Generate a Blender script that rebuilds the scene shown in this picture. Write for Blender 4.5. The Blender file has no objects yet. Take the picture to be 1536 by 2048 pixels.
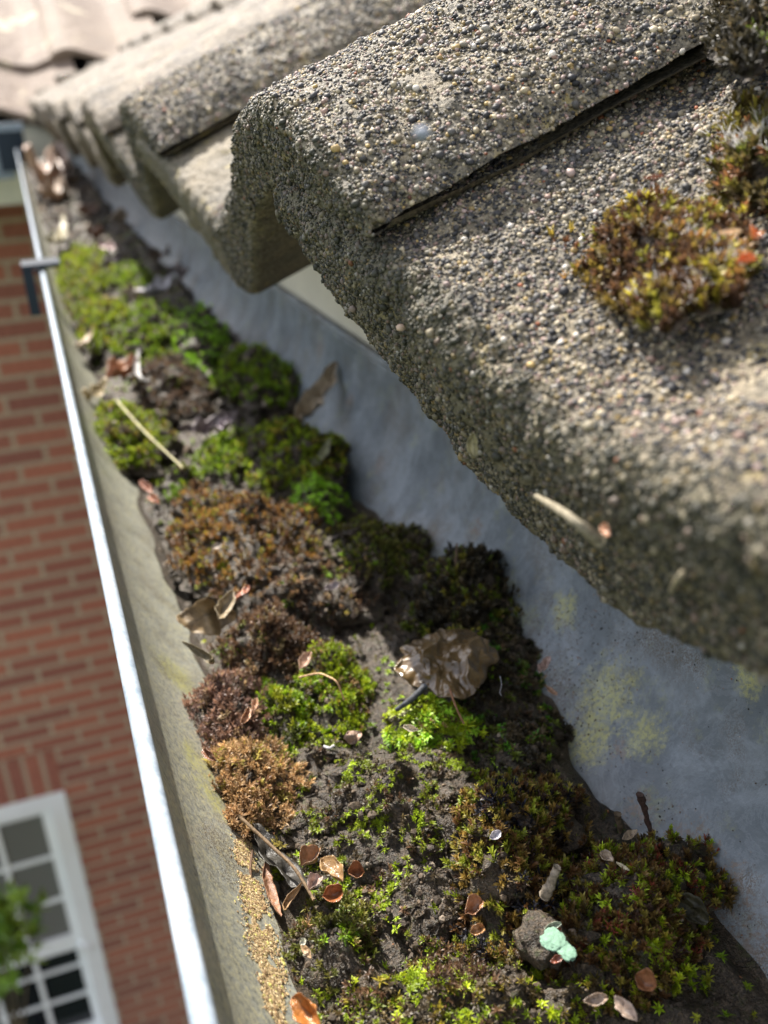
import bpy, math, random
import numpy as np
from mathutils import Vector, Matrix
random.seed(7); rng = np.random.default_rng(7)
S = bpy.context.scene; COL = S.collection
R = math.radians

# ------------------------------------------------------------------ camera
FPX = 1895.0                                   # focal length in pixels of a 1536x2048 frame
CR = np.array([0.93777463, -0.34391666, -0.04795918])
CU = np.array([0.18364796, 0.37399261, 0.90906708])
CF = np.array([0.29470693, 0.86130765, -0.41388037])
cam_d = bpy.data.cameras.new("camera"); cam = bpy.data.objects.new("camera", cam_d); COL.objects.link(cam)
cam.matrix_world = Matrix(((CR[0], CU[0], -CF[0], 0), (CR[1], CU[1], -CF[1], 0), (CR[2], CU[2], -CF[2], 0), (0, 0, 0, 1)))
cam_d.sensor_fit = 'VERTICAL'; cam_d.lens = 26.0; cam_d.sensor_height = 26.0 * 2048 / FPX
cam_d.clip_start = 0.005; cam_d.clip_end = 400
cam_d.dof.use_dof = True; cam_d.dof.focus_distance = 0.215; cam_d.dof.aperture_fstop = 11.5
S.camera = cam

# ------------------------------------------------------------------ sky, sun, exposure
SUN = np.array([-0.10, 0.58, 0.70]); SUN /= np.linalg.norm(SUN)
w = bpy.data.worlds.new("World"); S.world = w; w.use_nodes = True
nt = w.node_tree; bg = nt.nodes['Background']
sky = nt.nodes.new('ShaderNodeTexSky'); sky.sky_type = 'NISHITA'; sky.sun_disc = False
sky.sun_elevation = math.asin(SUN[2]); sky.sun_rotation = math.atan2(SUN[0], SUN[1])
sky.air_density = 1.0; sky.dust_density = 1.6
tc = nt.nodes.new('ShaderNodeTexCoord'); cn = nt.nodes.new('ShaderNodeTexNoise'); cn.inputs['Scale'].default_value = 2.6; cn.inputs['Detail'].default_value = 7; cn.inputs['Roughness'].default_value = .58
cr_ = nt.nodes.new('ShaderNodeValToRGB'); cr_.color_ramp.elements[0].position = .42; cr_.color_ramp.elements[1].position = .60
cm_ = nt.nodes.new('ShaderNodeMix'); cm_.data_type = 'RGBA'; cm_.inputs[7].default_value = (5.2, 5.0, 4.8, 1)
nt.links.new(tc.outputs['Generated'], cn.inputs['Vector']); nt.links.new(cn.outputs[0], cr_.inputs[0]); nt.links.new(cr_.outputs[0], cm_.inputs[0]); nt.links.new(sky.outputs[0], cm_.inputs[6])
nt.links.new(cm_.outputs[2], bg.inputs[0]); bg.inputs[1].default_value = 0.15
sl = bpy.data.lights.new("sun", 'SUN'); sl.energy = 4.9; sl.angle = R(0.5); sl.color = (1.0, 0.94, 0.85)
so = bpy.data.objects.new("sun", sl); COL.objects.link(so)
so.rotation_euler = Vector(SUN).to_track_quat('Z', 'Y').to_euler()
S.view_settings.view_transform = 'Standard'; S.view_settings.look = 'None'
S.view_settings.gamma = 1.0; S.view_settings.exposure = 1.22

# ------------------------------------------------------------------ small maths
def unit(v): return v / np.maximum(np.linalg.norm(v, axis=-1, keepdims=True), 1e-12)
def hsh(i, j, k, s):
    n = (i * 374761393 + j * 668265263 + k * 2147483647 + s * 1274126177) & 0xffffffff
    n = ((n ^ (n >> 13)) * 1274126177) & 0xffffffff
    n = ((n ^ (n >> 16)) * 2246822519) & 0xffffffff
    return ((n ^ (n >> 15)) & 0xffffff) / float(0xffffff)
def vn(P, f, s=0):                             # value noise, -1..1
    Q = np.asarray(P) * f; I = np.floor(Q).astype(np.int64); F = Q - I; F = F * F * (3 - 2 * F); r = 0
    for a in (0, 1):
        for b in (0, 1):
            for c in (0, 1):
                wt = (F[..., 0] if a else 1 - F[..., 0]) * (F[..., 1] if b else 1 - F[..., 1]) * (F[..., 2] if c else 1 - F[..., 2])
                r = r + wt * hsh(I[..., 0] + a, I[..., 1] + b, I[..., 2] + c, s)
    return r * 2 - 1
def fbm(P, f, o=4, s=0):
    r = 0; a = 1.0; t = 0
    for k in range(o): r = r + a * vn(P, f, s + 17 * k); t += a; a *= 0.5; f *= 2.03
    return r / t
def pix(x, y):                                 # viewing direction of a spot, used to look places up on real planes
    return CR * (x - 768) / FPX + CU * (1024 - y) / FPX + CF
def W(x, y, z=-0.165):
    r = pix(x, y); return r * (z / r[2])

# ------------------------------------------------------------------ object helpers
def tag(o, label=None, cat=None, group=None, kind=None):
    if label: o['label'] = label
    if cat: o['category'] = cat
    if group: o['group'] = group
    if kind: o['kind'] = kind
    return o
def empty(name, loc, label, cat, group=None):
    o = bpy.data.objects.new(name, None); o.empty_display_size = 0.01; COL.objects.link(o); o.location = loc
    return tag(o, label, cat, group)
def mk(name, V, F, mat, parent=None, col=None, smooth=True):
    """V (n,3) world coordinates, F list/array of index tuples (arrays of equal length, or a list of such arrays)"""
    V = np.asarray(V, dtype=np.float64)
    if parent is not None: V = V - np.array(parent['_o'] if '_o' in parent else parent.location)
    me = bpy.data.meshes.new(name)
    Fs = [np.asarray(f) for f in F] if isinstance(F, list) and len(F) and isinstance(F[0], np.ndarray) and F[0].ndim == 2 else [np.asarray(F)]
    ls = [f.shape[1] for f in Fs]; nl = sum(f.size for f in Fs); nf = sum(len(f) for f in Fs)
    me.vertices.add(len(V)); me.vertices.foreach_set('co', V.ravel())
    me.loops.add(nl); me.loops.foreach_set('vertex_index', np.concatenate([f.ravel() for f in Fs]).astype(np.int32))
    me.polygons.add(nf)
    tot = np.concatenate([np.full(len(f), l) for f, l in zip(Fs, ls)]); st = np.concatenate([[0], np.cumsum(tot)[:-1]])
    me.polygons.foreach_set('loop_start', st.astype(np.int32))
    me.polygons.foreach_set('use_smooth', np.full(nf, smooth))
    me.update(calc_edges=True); me.validate()
    if col is not None:
        a = me.color_attributes.new('Col', 'FLOAT_COLOR', 'POINT')
        c = np.ones((len(V), 4)); c[:, :3] = col; a.data.foreach_set('color', c.ravel())
    if mat: me.materials.append(mat)
    o = bpy.data.objects.new(name, me); COL.objects.link(o)
    if parent is not None: o.parent = parent
    return o
def gridF(nu, nv, close_u=False):
    i = np.arange(nu if close_u else nu - 1)[:, None]; j = np.arange(nv - 1)[None, :]
    a = i * nv + j; b = ((i + 1) % nu) * nv + j
    return np.stack([a, b, b + 1, a + 1], -1).reshape(-1, 4)
def gnorm(G):
    du = np.gradient(G, axis=0); dv = np.gradient(G, axis=1); return unit(np.cross(du, dv))
def box(x0, x1, y0, y1, z0, z1):
    V = np.array([(x, y, z) for x in (x0, x1) for y in (y0, y1) for z in (z0, z1)])
    F = np.array([(0, 1, 3, 2), (4, 6, 7, 5), (0, 4, 5, 1), (2, 3, 7, 6), (0, 2, 6, 4), (1, 5, 7, 3)]); return V, F
def joinm(parts):
    Vs = []; Fs = []; n = 0
    for V, F in parts: Vs.append(V); Fs.append(F + n); n += len(V)
    return np.concatenate(Vs), np.concatenate(Fs)
def tube(pts, rad, n=10, lump=0.0, seed=0):
    pts = np.asarray(pts, float); m = len(pts); rad = np.broadcast_to(rad, (m,)).astype(float)
    T = unit(np.gradient(pts, axis=0)); up = np.array([0.13, 0.21, 0.97]); A = unit(np.cross(T, up)); B = np.cross(T, A)
    th = np.linspace(0, 2 * np.pi, n, endpoint=False)
    G = pts[None] + rad[None, :, None] * (np.cos(th)[:, None, None] * A[None] + np.sin(th)[:, None, None] * B[None])
    if lump: G = G + (G - pts[None]) * (lump * vn(G, 900, seed))[..., None]
    V = G.reshape(-1, 3); F = gridF(n, m, True)
    c0 = len(V); V = np.concatenate([V, pts[:1] , pts[-1:]])
    i = np.arange(n); j = (i + 1) % n
    caps = np.concatenate([np.stack([i * m, j * m, np.full(n, c0), np.full(n, c0)], -1)[:, :3], np.stack([j * m + m - 1, i * m + m - 1, np.full(n, c0 + 1)], -1)])
    return V, [F, caps]
def spl(P, n=24):
    P = np.asarray(P, float); t = np.linspace(0, 1, len(P)); x = np.linspace(0, 1, n)
    k = max(1, n // len(P) // 2); out = np.stack([np.interp(x, t, P[:, i]) for i in range(3)], -1)
    for _ in range(k * 2):
        out[1:-1] = 0.25 * out[:-2] + 0.5 * out[1:-1] + 0.25 * out[2:]
    return out

# ------------------------------------------------------------------ materials
def mat(name):
    m = bpy.data.materials.new(name); m.use_nodes = True; n = m.node_tree
    return m, n, n.nodes['Principled BSDF']
def N(n, t, **kw):
    x = n.nodes.new(t)
    for k, v in kw.items():
        if k in x.inputs.keys() if hasattr(x.inputs, 'keys') else False: x.inputs[k].default_value = v
        else: setattr(x, k, v)
    return x
def noise(n, sc, det=4, rough=0.6, co=None, dist=0.0):
    t = n.nodes.new('ShaderNodeTexNoise'); t.inputs['Scale'].default_value = sc; t.inputs['Detail'].default_value = det
    t.inputs['Roughness'].default_value = rough; t.inputs['Distortion'].default_value = dist
    n.links.new(co if co is not None else coord(n), t.inputs['Vector']); return t
def coord(n, out='Object'):
    for x in n.nodes:
        if x.type == 'TEX_COORD': return x.outputs[out]
    return n.nodes.new('ShaderNodeTexCoord').outputs[out]
def ramp(n, src, stops, interp='LINEAR'):
    r = n.nodes.new('ShaderNodeValToRGB'); r.color_ramp.interpolation = interp; e = r.color_ramp.elements
    while len(e) < len(stops): e.new(0.5)
    for k, (p, c) in enumerate(stops):
        e[k].position = p; e[k].color = (c, c, c, 1) if isinstance(c, (int, float)) else (*c, 1)
    n.links.new(src, r.inputs[0]); return r
def mix(n, fac, a, b, blend='MIX'):
    m = n.nodes.new('ShaderNodeMix'); m.data_type = 'RGBA'; m.blend_type = blend
    for s, k in ((fac, 0), (a, 6), (b, 7)):
        if isinstance(s, (int, float)): m.inputs[k].default_value = s
        elif isinstance(s, tuple): m.inputs[k].default_value = (*s, 1)
        else: n.links.new(s, m.inputs[k])
    return m.outputs[2]
def bump(n, b, src, dist, strength=1.0, prev=None):
    x = n.nodes.new('ShaderNodeBump'); x.inputs['Distance'].default_value = dist; x.inputs['Strength'].default_value = strength
    n.links.new(src, x.inputs['Height'])
    if prev: n.links.new(prev, x.inputs['Normal'])
    n.links.new(x.outputs[0], b.inputs['Normal']); return x.outputs[0]
M = {}
# concrete of the near tiles (granules are real geometry, this is the matrix between them)
m, n, b = mat('weathered_concrete'); c1 = noise(n, 38, 5, 0.65); c2 = noise(n, 900, 3, 0.7); c3 = noise(n, 130, 4)
base = ramp(n, c1.outputs[0], [(0.3, (0.045, 0.04, 0.03)), (0.48, (0.12, 0.10, 0.065)), (0.62, (0.24, 0.185, 0.10)), (0.8, (0.08, 0.07, 0.06))])
spk = ramp(n, c2.outputs[0], [(0.38, (0.015, 0.014, 0.012)), (0.5, (0.14, 0.12, 0.085)), (0.68, (0.42, 0.35, 0.25))])
o1 = mix(n, 0.55, base.outputs[0], spk.outputs[0])
li = ramp(n, c3.outputs[0], [(0.60, 0.0), (0.68, 0.6)])
o1 = mix(n, li.outputs[0], o1, (0.34, 0.27, 0.10))
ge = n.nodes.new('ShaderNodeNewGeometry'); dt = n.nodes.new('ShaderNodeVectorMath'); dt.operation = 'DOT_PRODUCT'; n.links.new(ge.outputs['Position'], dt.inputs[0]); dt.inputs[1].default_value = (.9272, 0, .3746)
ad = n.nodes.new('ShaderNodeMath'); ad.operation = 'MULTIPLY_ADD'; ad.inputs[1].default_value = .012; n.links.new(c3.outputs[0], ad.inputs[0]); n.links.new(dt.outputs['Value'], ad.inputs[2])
mr = n.nodes.new('ShaderNodeMapRange'); n.links.new(ad.outputs[0], mr.inputs[0]); mr.inputs[1].default_value = .0550; mr.inputs[2].default_value = .0515; mr.inputs[3].default_value = 0; mr.inputs[4].default_value = .7  # tile ends tinted dark olive: algae, with their shade put into the colour
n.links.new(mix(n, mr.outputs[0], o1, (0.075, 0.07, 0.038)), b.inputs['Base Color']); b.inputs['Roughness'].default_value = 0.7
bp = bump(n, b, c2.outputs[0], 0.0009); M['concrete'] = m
# far tiles
m, n, b = mat('old_concrete_tile'); c1 = noise(n, 14, 6, 0.7); c2 = noise(n, 260, 3, 0.7); c3 = noise(n, 7, 5, 0.65)
oi = n.nodes.new('ShaderNodeObjectInfo')
base = ramp(n, c1.outputs[0], [(0.28, (0.06, 0.04, 0.03)), (0.5, (0.15, 0.10, 0.072)), (0.68, (0.23, 0.165, 0.105)), (0.85, (0.32, 0.25, 0.16))])
sp = ramp(n, c2.outputs[0], [(0.35, (0.05, 0.04, 0.035)), (0.65, (0.38, 0.31, 0.23))])
o1 = mix(n, 0.4, base.outputs[0], sp.outputs[0]); o1 = mix(n, 0.35, o1, ramp(n, oi.outputs['Random'], [(0, (0.17, 0.11, 0.08)), (1, (0.28, 0.21, 0.15))]).outputs[0])
li = ramp(n, c3.outputs[0], [(0.60, 0.0), (0.66, 0.85)])
n.links.new(mix(n, li.outputs[0], o1, (0.50, 0.44, 0.31)), b.inputs['Base Color']); b.inputs['Roughness'].default_value = 0.75
bump(n, b, c2.outputs[0], 0.002); M['oldtile'] = m
m, n, b = mat('grey_concrete_tile'); c1 = noise(n, 34, 6, 0.75); c2 = noise(n, 210, 3, 0.75)
base = ramp(n, c1.outputs[0], [(0.28, (0.03, 0.026, 0.02)), (0.45, (0.10, 0.08, 0.06)), (0.6, (0.19, 0.14, 0.085)), (0.72, (0.21, 0.145, 0.08)), (0.85, (0.09, 0.075, 0.065))])
sp = ramp(n, c2.outputs[0], [(0.43, (0.015, 0.013, 0.011)), (0.58, (0.30, 0.24, 0.165))])
n.links.new(mix(n, 0.45, base.outputs[0], sp.outputs[0]), b.inputs['Base Color']); b.inputs['Roughness'].default_value = 0.7
bump(n, b, c2.outputs[0], 0.003); M['greytile'] = m
# attribute-coloured mats
def attr_mat(name, rough, spec=0.5, transl=0.0, nscale=None, namt=0.3):
    m, n, b = mat(name); a = n.nodes.new('ShaderNodeAttribute'); a.attribute_name = 'Col'; c = a.outputs['Color']
    if nscale:
        t = noise(n, nscale, 4, 0.65); c = mix(n, namt, c, ramp(n, t.outputs[0], [(0.3, 0.0), (0.7, 1.0)]).outputs[0], 'OVERLAY')
        bump(n, b, t.outputs[0], 0.3 / nscale)
    n.links.new(c, b.inputs['Base Color']); b.inputs['Roughness'].default_value = rough; b.inputs['Specular IOR Level'].default_value = spec
    if transl:
        tr = n.nodes.new('ShaderNodeBsdfTranslucent'); n.links.new(c, tr.inputs[0]); ms = n.nodes.new('ShaderNodeMixShader'); ms.inputs[0].default_value = transl
        out = n.nodes['Material Output']; n.links.new(b.outputs[0], ms.inputs[1]); n.links.new(tr.outputs[0], ms.inputs[2]); n.links.new(ms.outputs[0], out.inputs[0])
    return m
M['grain'] = attr_mat('stone_granules', 0.6, 0.35)
M['moss'] = attr_mat('moss_leaf', 0.45, 0.4, 0.40)
M['leaf'] = attr_mat('dead_leaf', 0.42, 0.5, 0.22, 700, 0.35)
M['husk'] = attr_mat('bud_scale', 0.22, 0.6, 0.18, 900, 0.25)
M['twig'] = attr_mat('twig_bark', 0.7, 0.3, 0.0, 1200, 0.5)
M['greenleaf'] = attr_mat('green_leaf', 0.4, 0.5, 0.4)
# soil
m, n, b = mat('wet_soil'); c1 = noise(n, 90, 5, 0.7); c2 = noise(n, 1400, 3, 0.7); c3 = noise(n, 420, 4, 0.7)
base = ramp(n, c1.outputs[0], [(0.3, (0.02, 0.015, 0.010)), (0.55, (0.06, 0.044, 0.028)), (0.75, (0.14, 0.10, 0.062))])
sp = ramp(n, c2.outputs[0], [(0.44, (0.012, 0.010, 0.007)), (0.68, (0.19, 0.135, 0.088))])
o1 = mix(n, 0.5, base.outputs[0], sp.outputs[0])
gr = ramp(n, c3.outputs[0], [(0.55, 0.0), (0.7, 0.55)])
n.links.new(mix(n, gr.outputs[0], o1, (0.055, 0.075, 0.012)), b.inputs['Base Color']); b.inputs['Roughness'].default_value = 0.5
p_ = bump(n, b, c3.outputs[0], 0.0015); bump(n, b, c2.outputs[0], 0.0006, 1.0, p_); M['soil'] = m
def wall_hit(x, y):                             # where the sight line meets the inside of the gutter
    r = pix(x, y); A = r[0] ** 2 + r[2] ** 2; B = -2 * (r[0] * GX + r[2] * GZ); C = GX ** 2 + GZ ** 2 - GR ** 2
    t = (-B + math.sqrt(B * B - 4 * A * C)) / (2 * A); return r * t
GX, GZ, GR = .0735, -.12, .070
LICH = [tuple(wall_hit(x, y)) + (r_,) for x, y, r_ in ((1215, 1390, .016), (1180, 1480, .012), (1290, 1470, .010), (1130, 1220, .009), (350, 1350, .014), (400, 1530, .012), (430, 1600, .010), (1500, 1350, .008))]
DIRT = [tuple(wall_hit(x, y)) + (r_,) for x, y, r_ in ((1370, 1690, .018), (1460, 1780, .016), (1280, 1620, .012), (1240, 1500, .008), (860, 1070, .016), (950, 1060, .012), (760, 930, .016), (1500, 1900, .016), (640, 700, .02), (1180, 1380, .003), (700, 800, .012))]
# gutter plastic with algae (paled for sun on the left wall), silt, water stains
m, n, b = mat('weathered_gutter_plastic')
g0 = noise(n, 34, 6, 0.68, dist=0.25); g1 = noise(n, 60, 6, 0.72); g2 = noise(n, 750, 3, 0.7); g3 = noise(n, 33, 5, 0.7); g4 = noise(n, 2300, 2, 0.6)
base = ramp(n, g0.outputs[0], [(0.3, (0.085, 0.10, 0.11)), (0.48, (0.125, 0.145, 0.155)), (0.56, (0.19, 0.215, 0.23)), (0.7, (0.12, 0.135, 0.14))])
yl = ramp(n, g1.outputs[0], [(0.54, 0.0), (0.70, 0.5)]); fine = ramp(n, g2.outputs[0], [(0.40, 0.15), (0.60, 1.0)])
ymix = n.nodes.new('ShaderNodeMath'); ymix.operation = 'MULTIPLY'; n.links.new(yl.outputs[0], ymix.inputs[0]); n.links.new(fine.outputs[0], ymix.inputs[1])
o1 = mix(n, ymix.outputs[0], base.outputs[0], (0.36, 0.37, 0.12))
dr = ramp(n, g3.outputs[0], [(0.50, 0.0), (0.62, 0.9)]); df = ramp(n, g4.outputs[0], [(0.47, 0.0), (0.57, 1.0)])
dm = n.nodes.new('ShaderNodeMath'); dm.operation = 'MULTIPLY'; n.links.new(dr.outputs[0], dm.inputs[0]); n.links.new(df.outputs[0], dm.inputs[1])
geo = n.nodes.new('ShaderNodeNewGeometry')
sx_ = n.nodes.new('ShaderNodeSeparateXYZ'); n.links.new(geo.outputs['Position'], sx_.inputs[0])
nf_ = n.nodes.new('ShaderNodeMath'); nf_.operation = 'MULTIPLY_ADD'; nf_.inputs[1].default_value = .05; n.links.new(g1.outputs[0], nf_.inputs[0]); n.links.new(sx_.outputs[0], nf_.inputs[2])
al_ = n.nodes.new('ShaderNodeMapRange'); n.links.new(nf_.outputs[0], al_.inputs[0]); al_.inputs[1].default_value = .085; al_.inputs[2].default_value = .05; al_.inputs[3].default_value = 0; al_.inputs[4].default_value = .75
alc_sun = ramp(n, g2.outputs[0], [(.34, (.17, .17, .135)), (.50, (.33, .32, .25)), (.66, (.48, .44, .26))])  # left-wall algae film, colour raised to stand in for sunlight there
o1 = mix(n, al_.outputs[0], o1, alc_sun.outputs[0])
pn_ = noise(n, 240, 7, .8, co=geo.outputs['Position'])
for (cx_, cy_, cz_, rad_) in LICH:
    vd = n.nodes.new('ShaderNodeVectorMath'); vd.operation = 'DISTANCE'; n.links.new(geo.outputs['Position'], vd.inputs[0]); vd.inputs[1].default_value = (cx_, cy_, cz_)
    mr_ = n.nodes.new('ShaderNodeMapRange'); n.links.new(vd.outputs['Value'], mr_.inputs[0]); mr_.inputs[1].default_value = 0; mr_.inputs[2].default_value = rad_ * 1.4; mr_.inputs[3].default_value = .36; mr_.inputs[4].default_value = -.2
    ad = n.nodes.new('ShaderNodeMath'); ad.operation = 'ADD'; n.links.new(mr_.outputs[0], ad.inputs[0]); n.links.new(pn_.outputs[0], ad.inputs[1])
    mk_ = ramp(n, ad.outputs[0], [(.54, 0.0), (.74, .9)]); mm_ = n.nodes.new('ShaderNodeMath'); mm_.operation = 'MULTIPLY'; n.links.new(mk_.outputs[0], mm_.inputs[0]); n.links.new(ramp(n, g2.outputs[0], [(.40, .25), (.56, 1.0)]).outputs[0], mm_.inputs[1])
    o1 = mix(n, mm_.outputs[0], o1, (0.37, 0.36, 0.13))
pd_ = noise(n, 620, 5, .8, co=geo.outputs['Position'])
for (cx_, cy_, cz_, rad_) in DIRT:
    vd = n.nodes.new('ShaderNodeVectorMath'); vd.operation = 'DISTANCE'; n.links.new(geo.outputs['Position'], vd.inputs[0]); vd.inputs[1].default_value = (cx_, cy_, cz_)
    mr_ = n.nodes.new('ShaderNodeMapRange'); n.links.new(vd.outputs['Value'], mr_.inputs[0]); mr_.inputs[2].default_value = rad_; mr_.inputs[3].default_value = .12; mr_.inputs[4].default_value = -.2
    ad = n.nodes.new('ShaderNodeMath'); ad.operation = 'ADD'; n.links.new(mr_.outputs[0], ad.inputs[0]); n.links.new(pd_.outputs[0], ad.inputs[1])
    o1 = mix(n, ramp(n, ad.outputs[0], [(.52, 0.0), (.60, .85)]).outputs[0], o1, (0.17, 0.125, 0.09))
dc_ = ramp(n, noise(n, 85, 6, .75, dist=.6).outputs[0], [(.46, 0.0), (.485, .3), (.515, .3), (.54, 0.0)])
o1 = mix(n, mix(n, .5, dc_.outputs[0], dr.outputs[0], 'MULTIPLY'), o1, (.33, .37, .40))
o2 = mix(n, dm.outputs[0], o1, (0.10, 0.08, 0.055))
n.links.new(o2, b.inputs['Base Color'])
rr = ramp(n, g1.outputs[0], [(0.4, 0.34), (0.65, 0.6)]); n.links.new(rr.outputs[0], b.inputs['Roughness'])
bump(n, b, g2.outputs[0], 0.0002, 0.6); M['gutter'] = m
m, n, b = mat('rim_plastic_sky_sheen'); g1 = noise(n, 160, 5, 0.7); 
n.links.new(ramp(n, g1.outputs[0], [(0.35, (0.22, 0.27, 0.32)), (0.62, (0.42, 0.47, 0.52))]).outputs[0], b.inputs['Base Color'])  # grey plastic paled to blue: the sky sheen is put into its colour
n.links.new(ramp(n, g1.outputs[0], [(0.35, 0.42), (0.65, 0.25)]).outputs[0], b.inputs['Roughness']); bump(n, b, g1.outputs[0], 0.0003, 0.5); M['rim'] = m
def plain(name, colr, rough, nsc=30, amt=0.25, bumpd=0.0):
    m, n, b = mat(name); t = noise(n, nsc, 5, 0.65)
    n.links.new(ramp(n, t.outputs[0], [(0.25, tuple(c * (1 - amt) for c in colr)), (0.75, tuple(min(1, c * (1 + amt)) for c in colr))]).outputs[0], b.inputs['Base Color'])
    b.inputs['Roughness'].default_value = rough
    if bumpd: bump(n, b, t.outputs[0], bumpd)
    return m
M['clip'] = plain('dark_clip_plastic', (0.022, 0.03, 0.042), 0.6)
M['clip'].node_tree.nodes['Principled BSDF'].inputs['Specular IOR Level'].default_value = .15
M['fascia'] = plain('cream_fascia', (0.62, 0.58, 0.45), 0.45, 25, 0.1)
M['white'] = plain('white_paint', (0.86, 0.88, 0.90), 0.4, 12, 0.05)
M['greyplastic'] = plain('grey_gutter', (0.20, 0.235, 0.28), 0.3, 20, 0.15)
M['render_under'] = plain('roof_felt', (0.03, 0.03, 0.03), 0.9)
M['lichen'] = plain('mint_lichen', (0.17, 0.30, 0.215), 0.8, 900, 0.22, 0.0004)
M['crust'] = plain('tan_crust', (0.40, 0.28, 0.13), 0.85, 420, 0.75, 0.001)
M['grass'] = plain('lawn', (0.06, 0.10, 0.03), 0.9, 4, 0.4)
m, n, b = mat('glass_pane'); b.inputs['Base Color'].default_value = (0.012, 0.015, 0.018, 1); b.inputs['Roughness'].default_value = 0.04; M['glass'] = m
m, n, b = mat('blind_fabric'); b.inputs['Base Color'].default_value = (0.16, 0.16, 0.15, 1); b.inputs['Roughness'].default_value = 0.25; M['blind'] = m
# brick
def brickmat(name, sx, sy, ax, off=0.5):
    m, n, b = mat(name); mp = n.nodes.new('ShaderNodeMapping'); co = coord(n)
    sep = n.nodes.new('ShaderNodeSeparateXYZ'); n.links.new(co, sep.inputs[0]); cb = n.nodes.new('ShaderNodeCombineXYZ')
    n.links.new(sep.outputs[ax], cb.inputs[0]); n.links.new(sep.outputs[2], cb.inputs[1])
    t = n.nodes.new('ShaderNodeTexBrick'); n.links.new(cb.outputs[0], t.inputs['Vector'])
    t.inputs['Scale'].default_value = 1; t.inputs['Brick Width'].default_value = sx; t.inputs['Row Height'].default_value = sy
    t.inputs['Mortar Size'].default_value = 0.0085; t.inputs['Mortar Smooth'].default_value = 0.1; t.offset = off
    t.inputs['Color1'].default_value = (0.38, 0.135, 0.085, 1); t.inputs['Color2'].default_value = (0.25, 0.095, 0.07, 1); t.inputs['Mortar'].default_value = (0.40, 0.31, 0.22, 1)
    t.inputs['Bias'].default_value = 0.0
    ns = noise(n, 60, 5, 0.7); o = mix(n, 0.5, t.outputs[0], ramp(n, ns.outputs[0], [(0.3, 0.25), (0.7, 0.8)]).outputs[0], 'OVERLAY')
    n.links.new(o, b.inputs['Base Color']); b.inputs['Roughness'].default_value = 0.85
    bump(n, b, t.outputs['Fac'], -0.006); return m
M['brick'] = brickmat('red_brick', 0.205, 0.0675, 0)
M['brick_y'] = brickmat('red_brick_side', 0.205, 0.0675, 1)
M['soldier'] = brickmat('soldier_brick', 0.075, 0.6, 0, 0.0)

# ------------------------------------------------------------------ ground, walls and eaves of the two wings
gx = np.linspace(-60, 60, 13); V = np.array([(x, y, -5.3) for x in gx for y in gx]); tag(mk('ground', V, gridF(13, 13), M['grass']), kind='structure')
YW = 3.6
wall = empty('brick_wall', (0, YW, -5.3), 'red brick house wall with tan mortar behind the gutter', 'wall')
WX0, WX1, WZ0, WZ1 = -1.13, -0.315, -4.35, -2.755
parts = [box(-6, WX0, YW, YW + .22, -5.3, -0.05), box(WX1, 0.34, YW, YW + .22, -5.3, -0.05), box(WX0, WX1, YW, YW + .22, WZ1 + 0.225, -0.05), box(WX0, WX1, YW, YW + .22, -5.3, WZ0)]
V, F = joinm(parts); mk('brickwork', V, F, M['brick'], wall, smooth=False)
V, F = box(WX0, WX1, YW - 0.003, YW + .22, WZ1, WZ1 + 0.222); mk('soldier_lintel', V, F, M['soldier'], wall, smooth=False)
wall2 = empty('brick_wall', (0.34, 0, -5.3), 'red brick wall below the near eaves, under the concrete tiles', 'wall')
V, F = box(0.34, 0.56, -3, YW, -5.3, -0.12); mk('brickwork', V, F, M['brick_y'], wall2, smooth=False)
# sash window
win = empty('sash_window', ((WX0 + WX1) / 2, YW, WZ0), 'white sash window with small panes in the red brick wall', 'window')
fy0, fy1 = YW - 0.008, YW + 0.09
fr = [box(WX0, WX0 + .075, fy0, fy1, WZ0, WZ1), box(WX1 - .075, WX1, fy0, fy1, WZ0, WZ1), box(WX0 + .075, WX1 - .075, fy0, fy1, WZ1 - .075, WZ1), box(WX0 + .075, WX1 - .075, fy0 - .03, fy1, WZ0, WZ0 + .06)]
V, F = joinm(fr); mk('frame', V, F, M['white'], win, smooth=False)
gx0, gx1 = WX0 + .075, WX1 - .075
for nm, z0, z1, yy in (('upper_sash', -3.69, WZ1 - .075, YW + .02), ('lower_sash', WZ0 + .06, -3.60, YW + .05)):
    sb = [box(gx0, gx0 + .04, yy, yy + .03, z0, z1), box(gx1 - .04, gx1, yy, yy + .03, z0, z1), box(gx0 + .04, gx1 - .04, yy, yy + .03, z1 - .04, z1), box(gx0 + .04, gx1 - .04, yy - .004, yy + .03, z0, z0 + .09 if nm == 'upper_sash' else z0 + .05)]
    for k in (1, 2): x = gx0 + .04 + (gx1 - gx0 - .08) * k / 3; sb.append(box(x - .011, x + .011, yy + .004, yy + .026, z0 + .05, z1 - .04))
    nr = 3
    for k in range(1, nr): z = z0 + .06 + (z1 - z0 - .1) * k / nr; sb.append(box(gx0 + .04, gx1 - .04, yy + .007, yy + .023, z - .011, z + .011))
    V, F = joinm(sb); s_ = mk(nm, V, F, M['white'], win, smooth=False)
    s_['_o'] = list(win.location)
    for a in range(3):
        for c in range(nr):
            x0 = gx0 + .04 + (gx1 - gx0 - .08) * a / 3; x1 = x0 + (gx1 - gx0 - .08) / 3; zz0 = z0 + .06 + (z1 - z0 - .1) * c / nr; zz1 = zz0 + (z1 - z0 - .1) / nr
            V, F = box(x0, x1, yy + .013, yy + .017, zz0, zz1); mk('pane', V, F, M['glass'] if nm == 'lower_sash' else M['blind'], s_, smooth=False)
V, F = box(gx0, gx1, YW + .1, YW + .12, WZ0, WZ1); bk = mk('blind', V, F, M['blind'], win, smooth=False)
V, F = box(gx1 - .02, gx1 + .03, YW - .02, YW + .02, -3.70, -3.66); mk('catch', V, F, M['white'], win, smooth=False)
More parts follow.
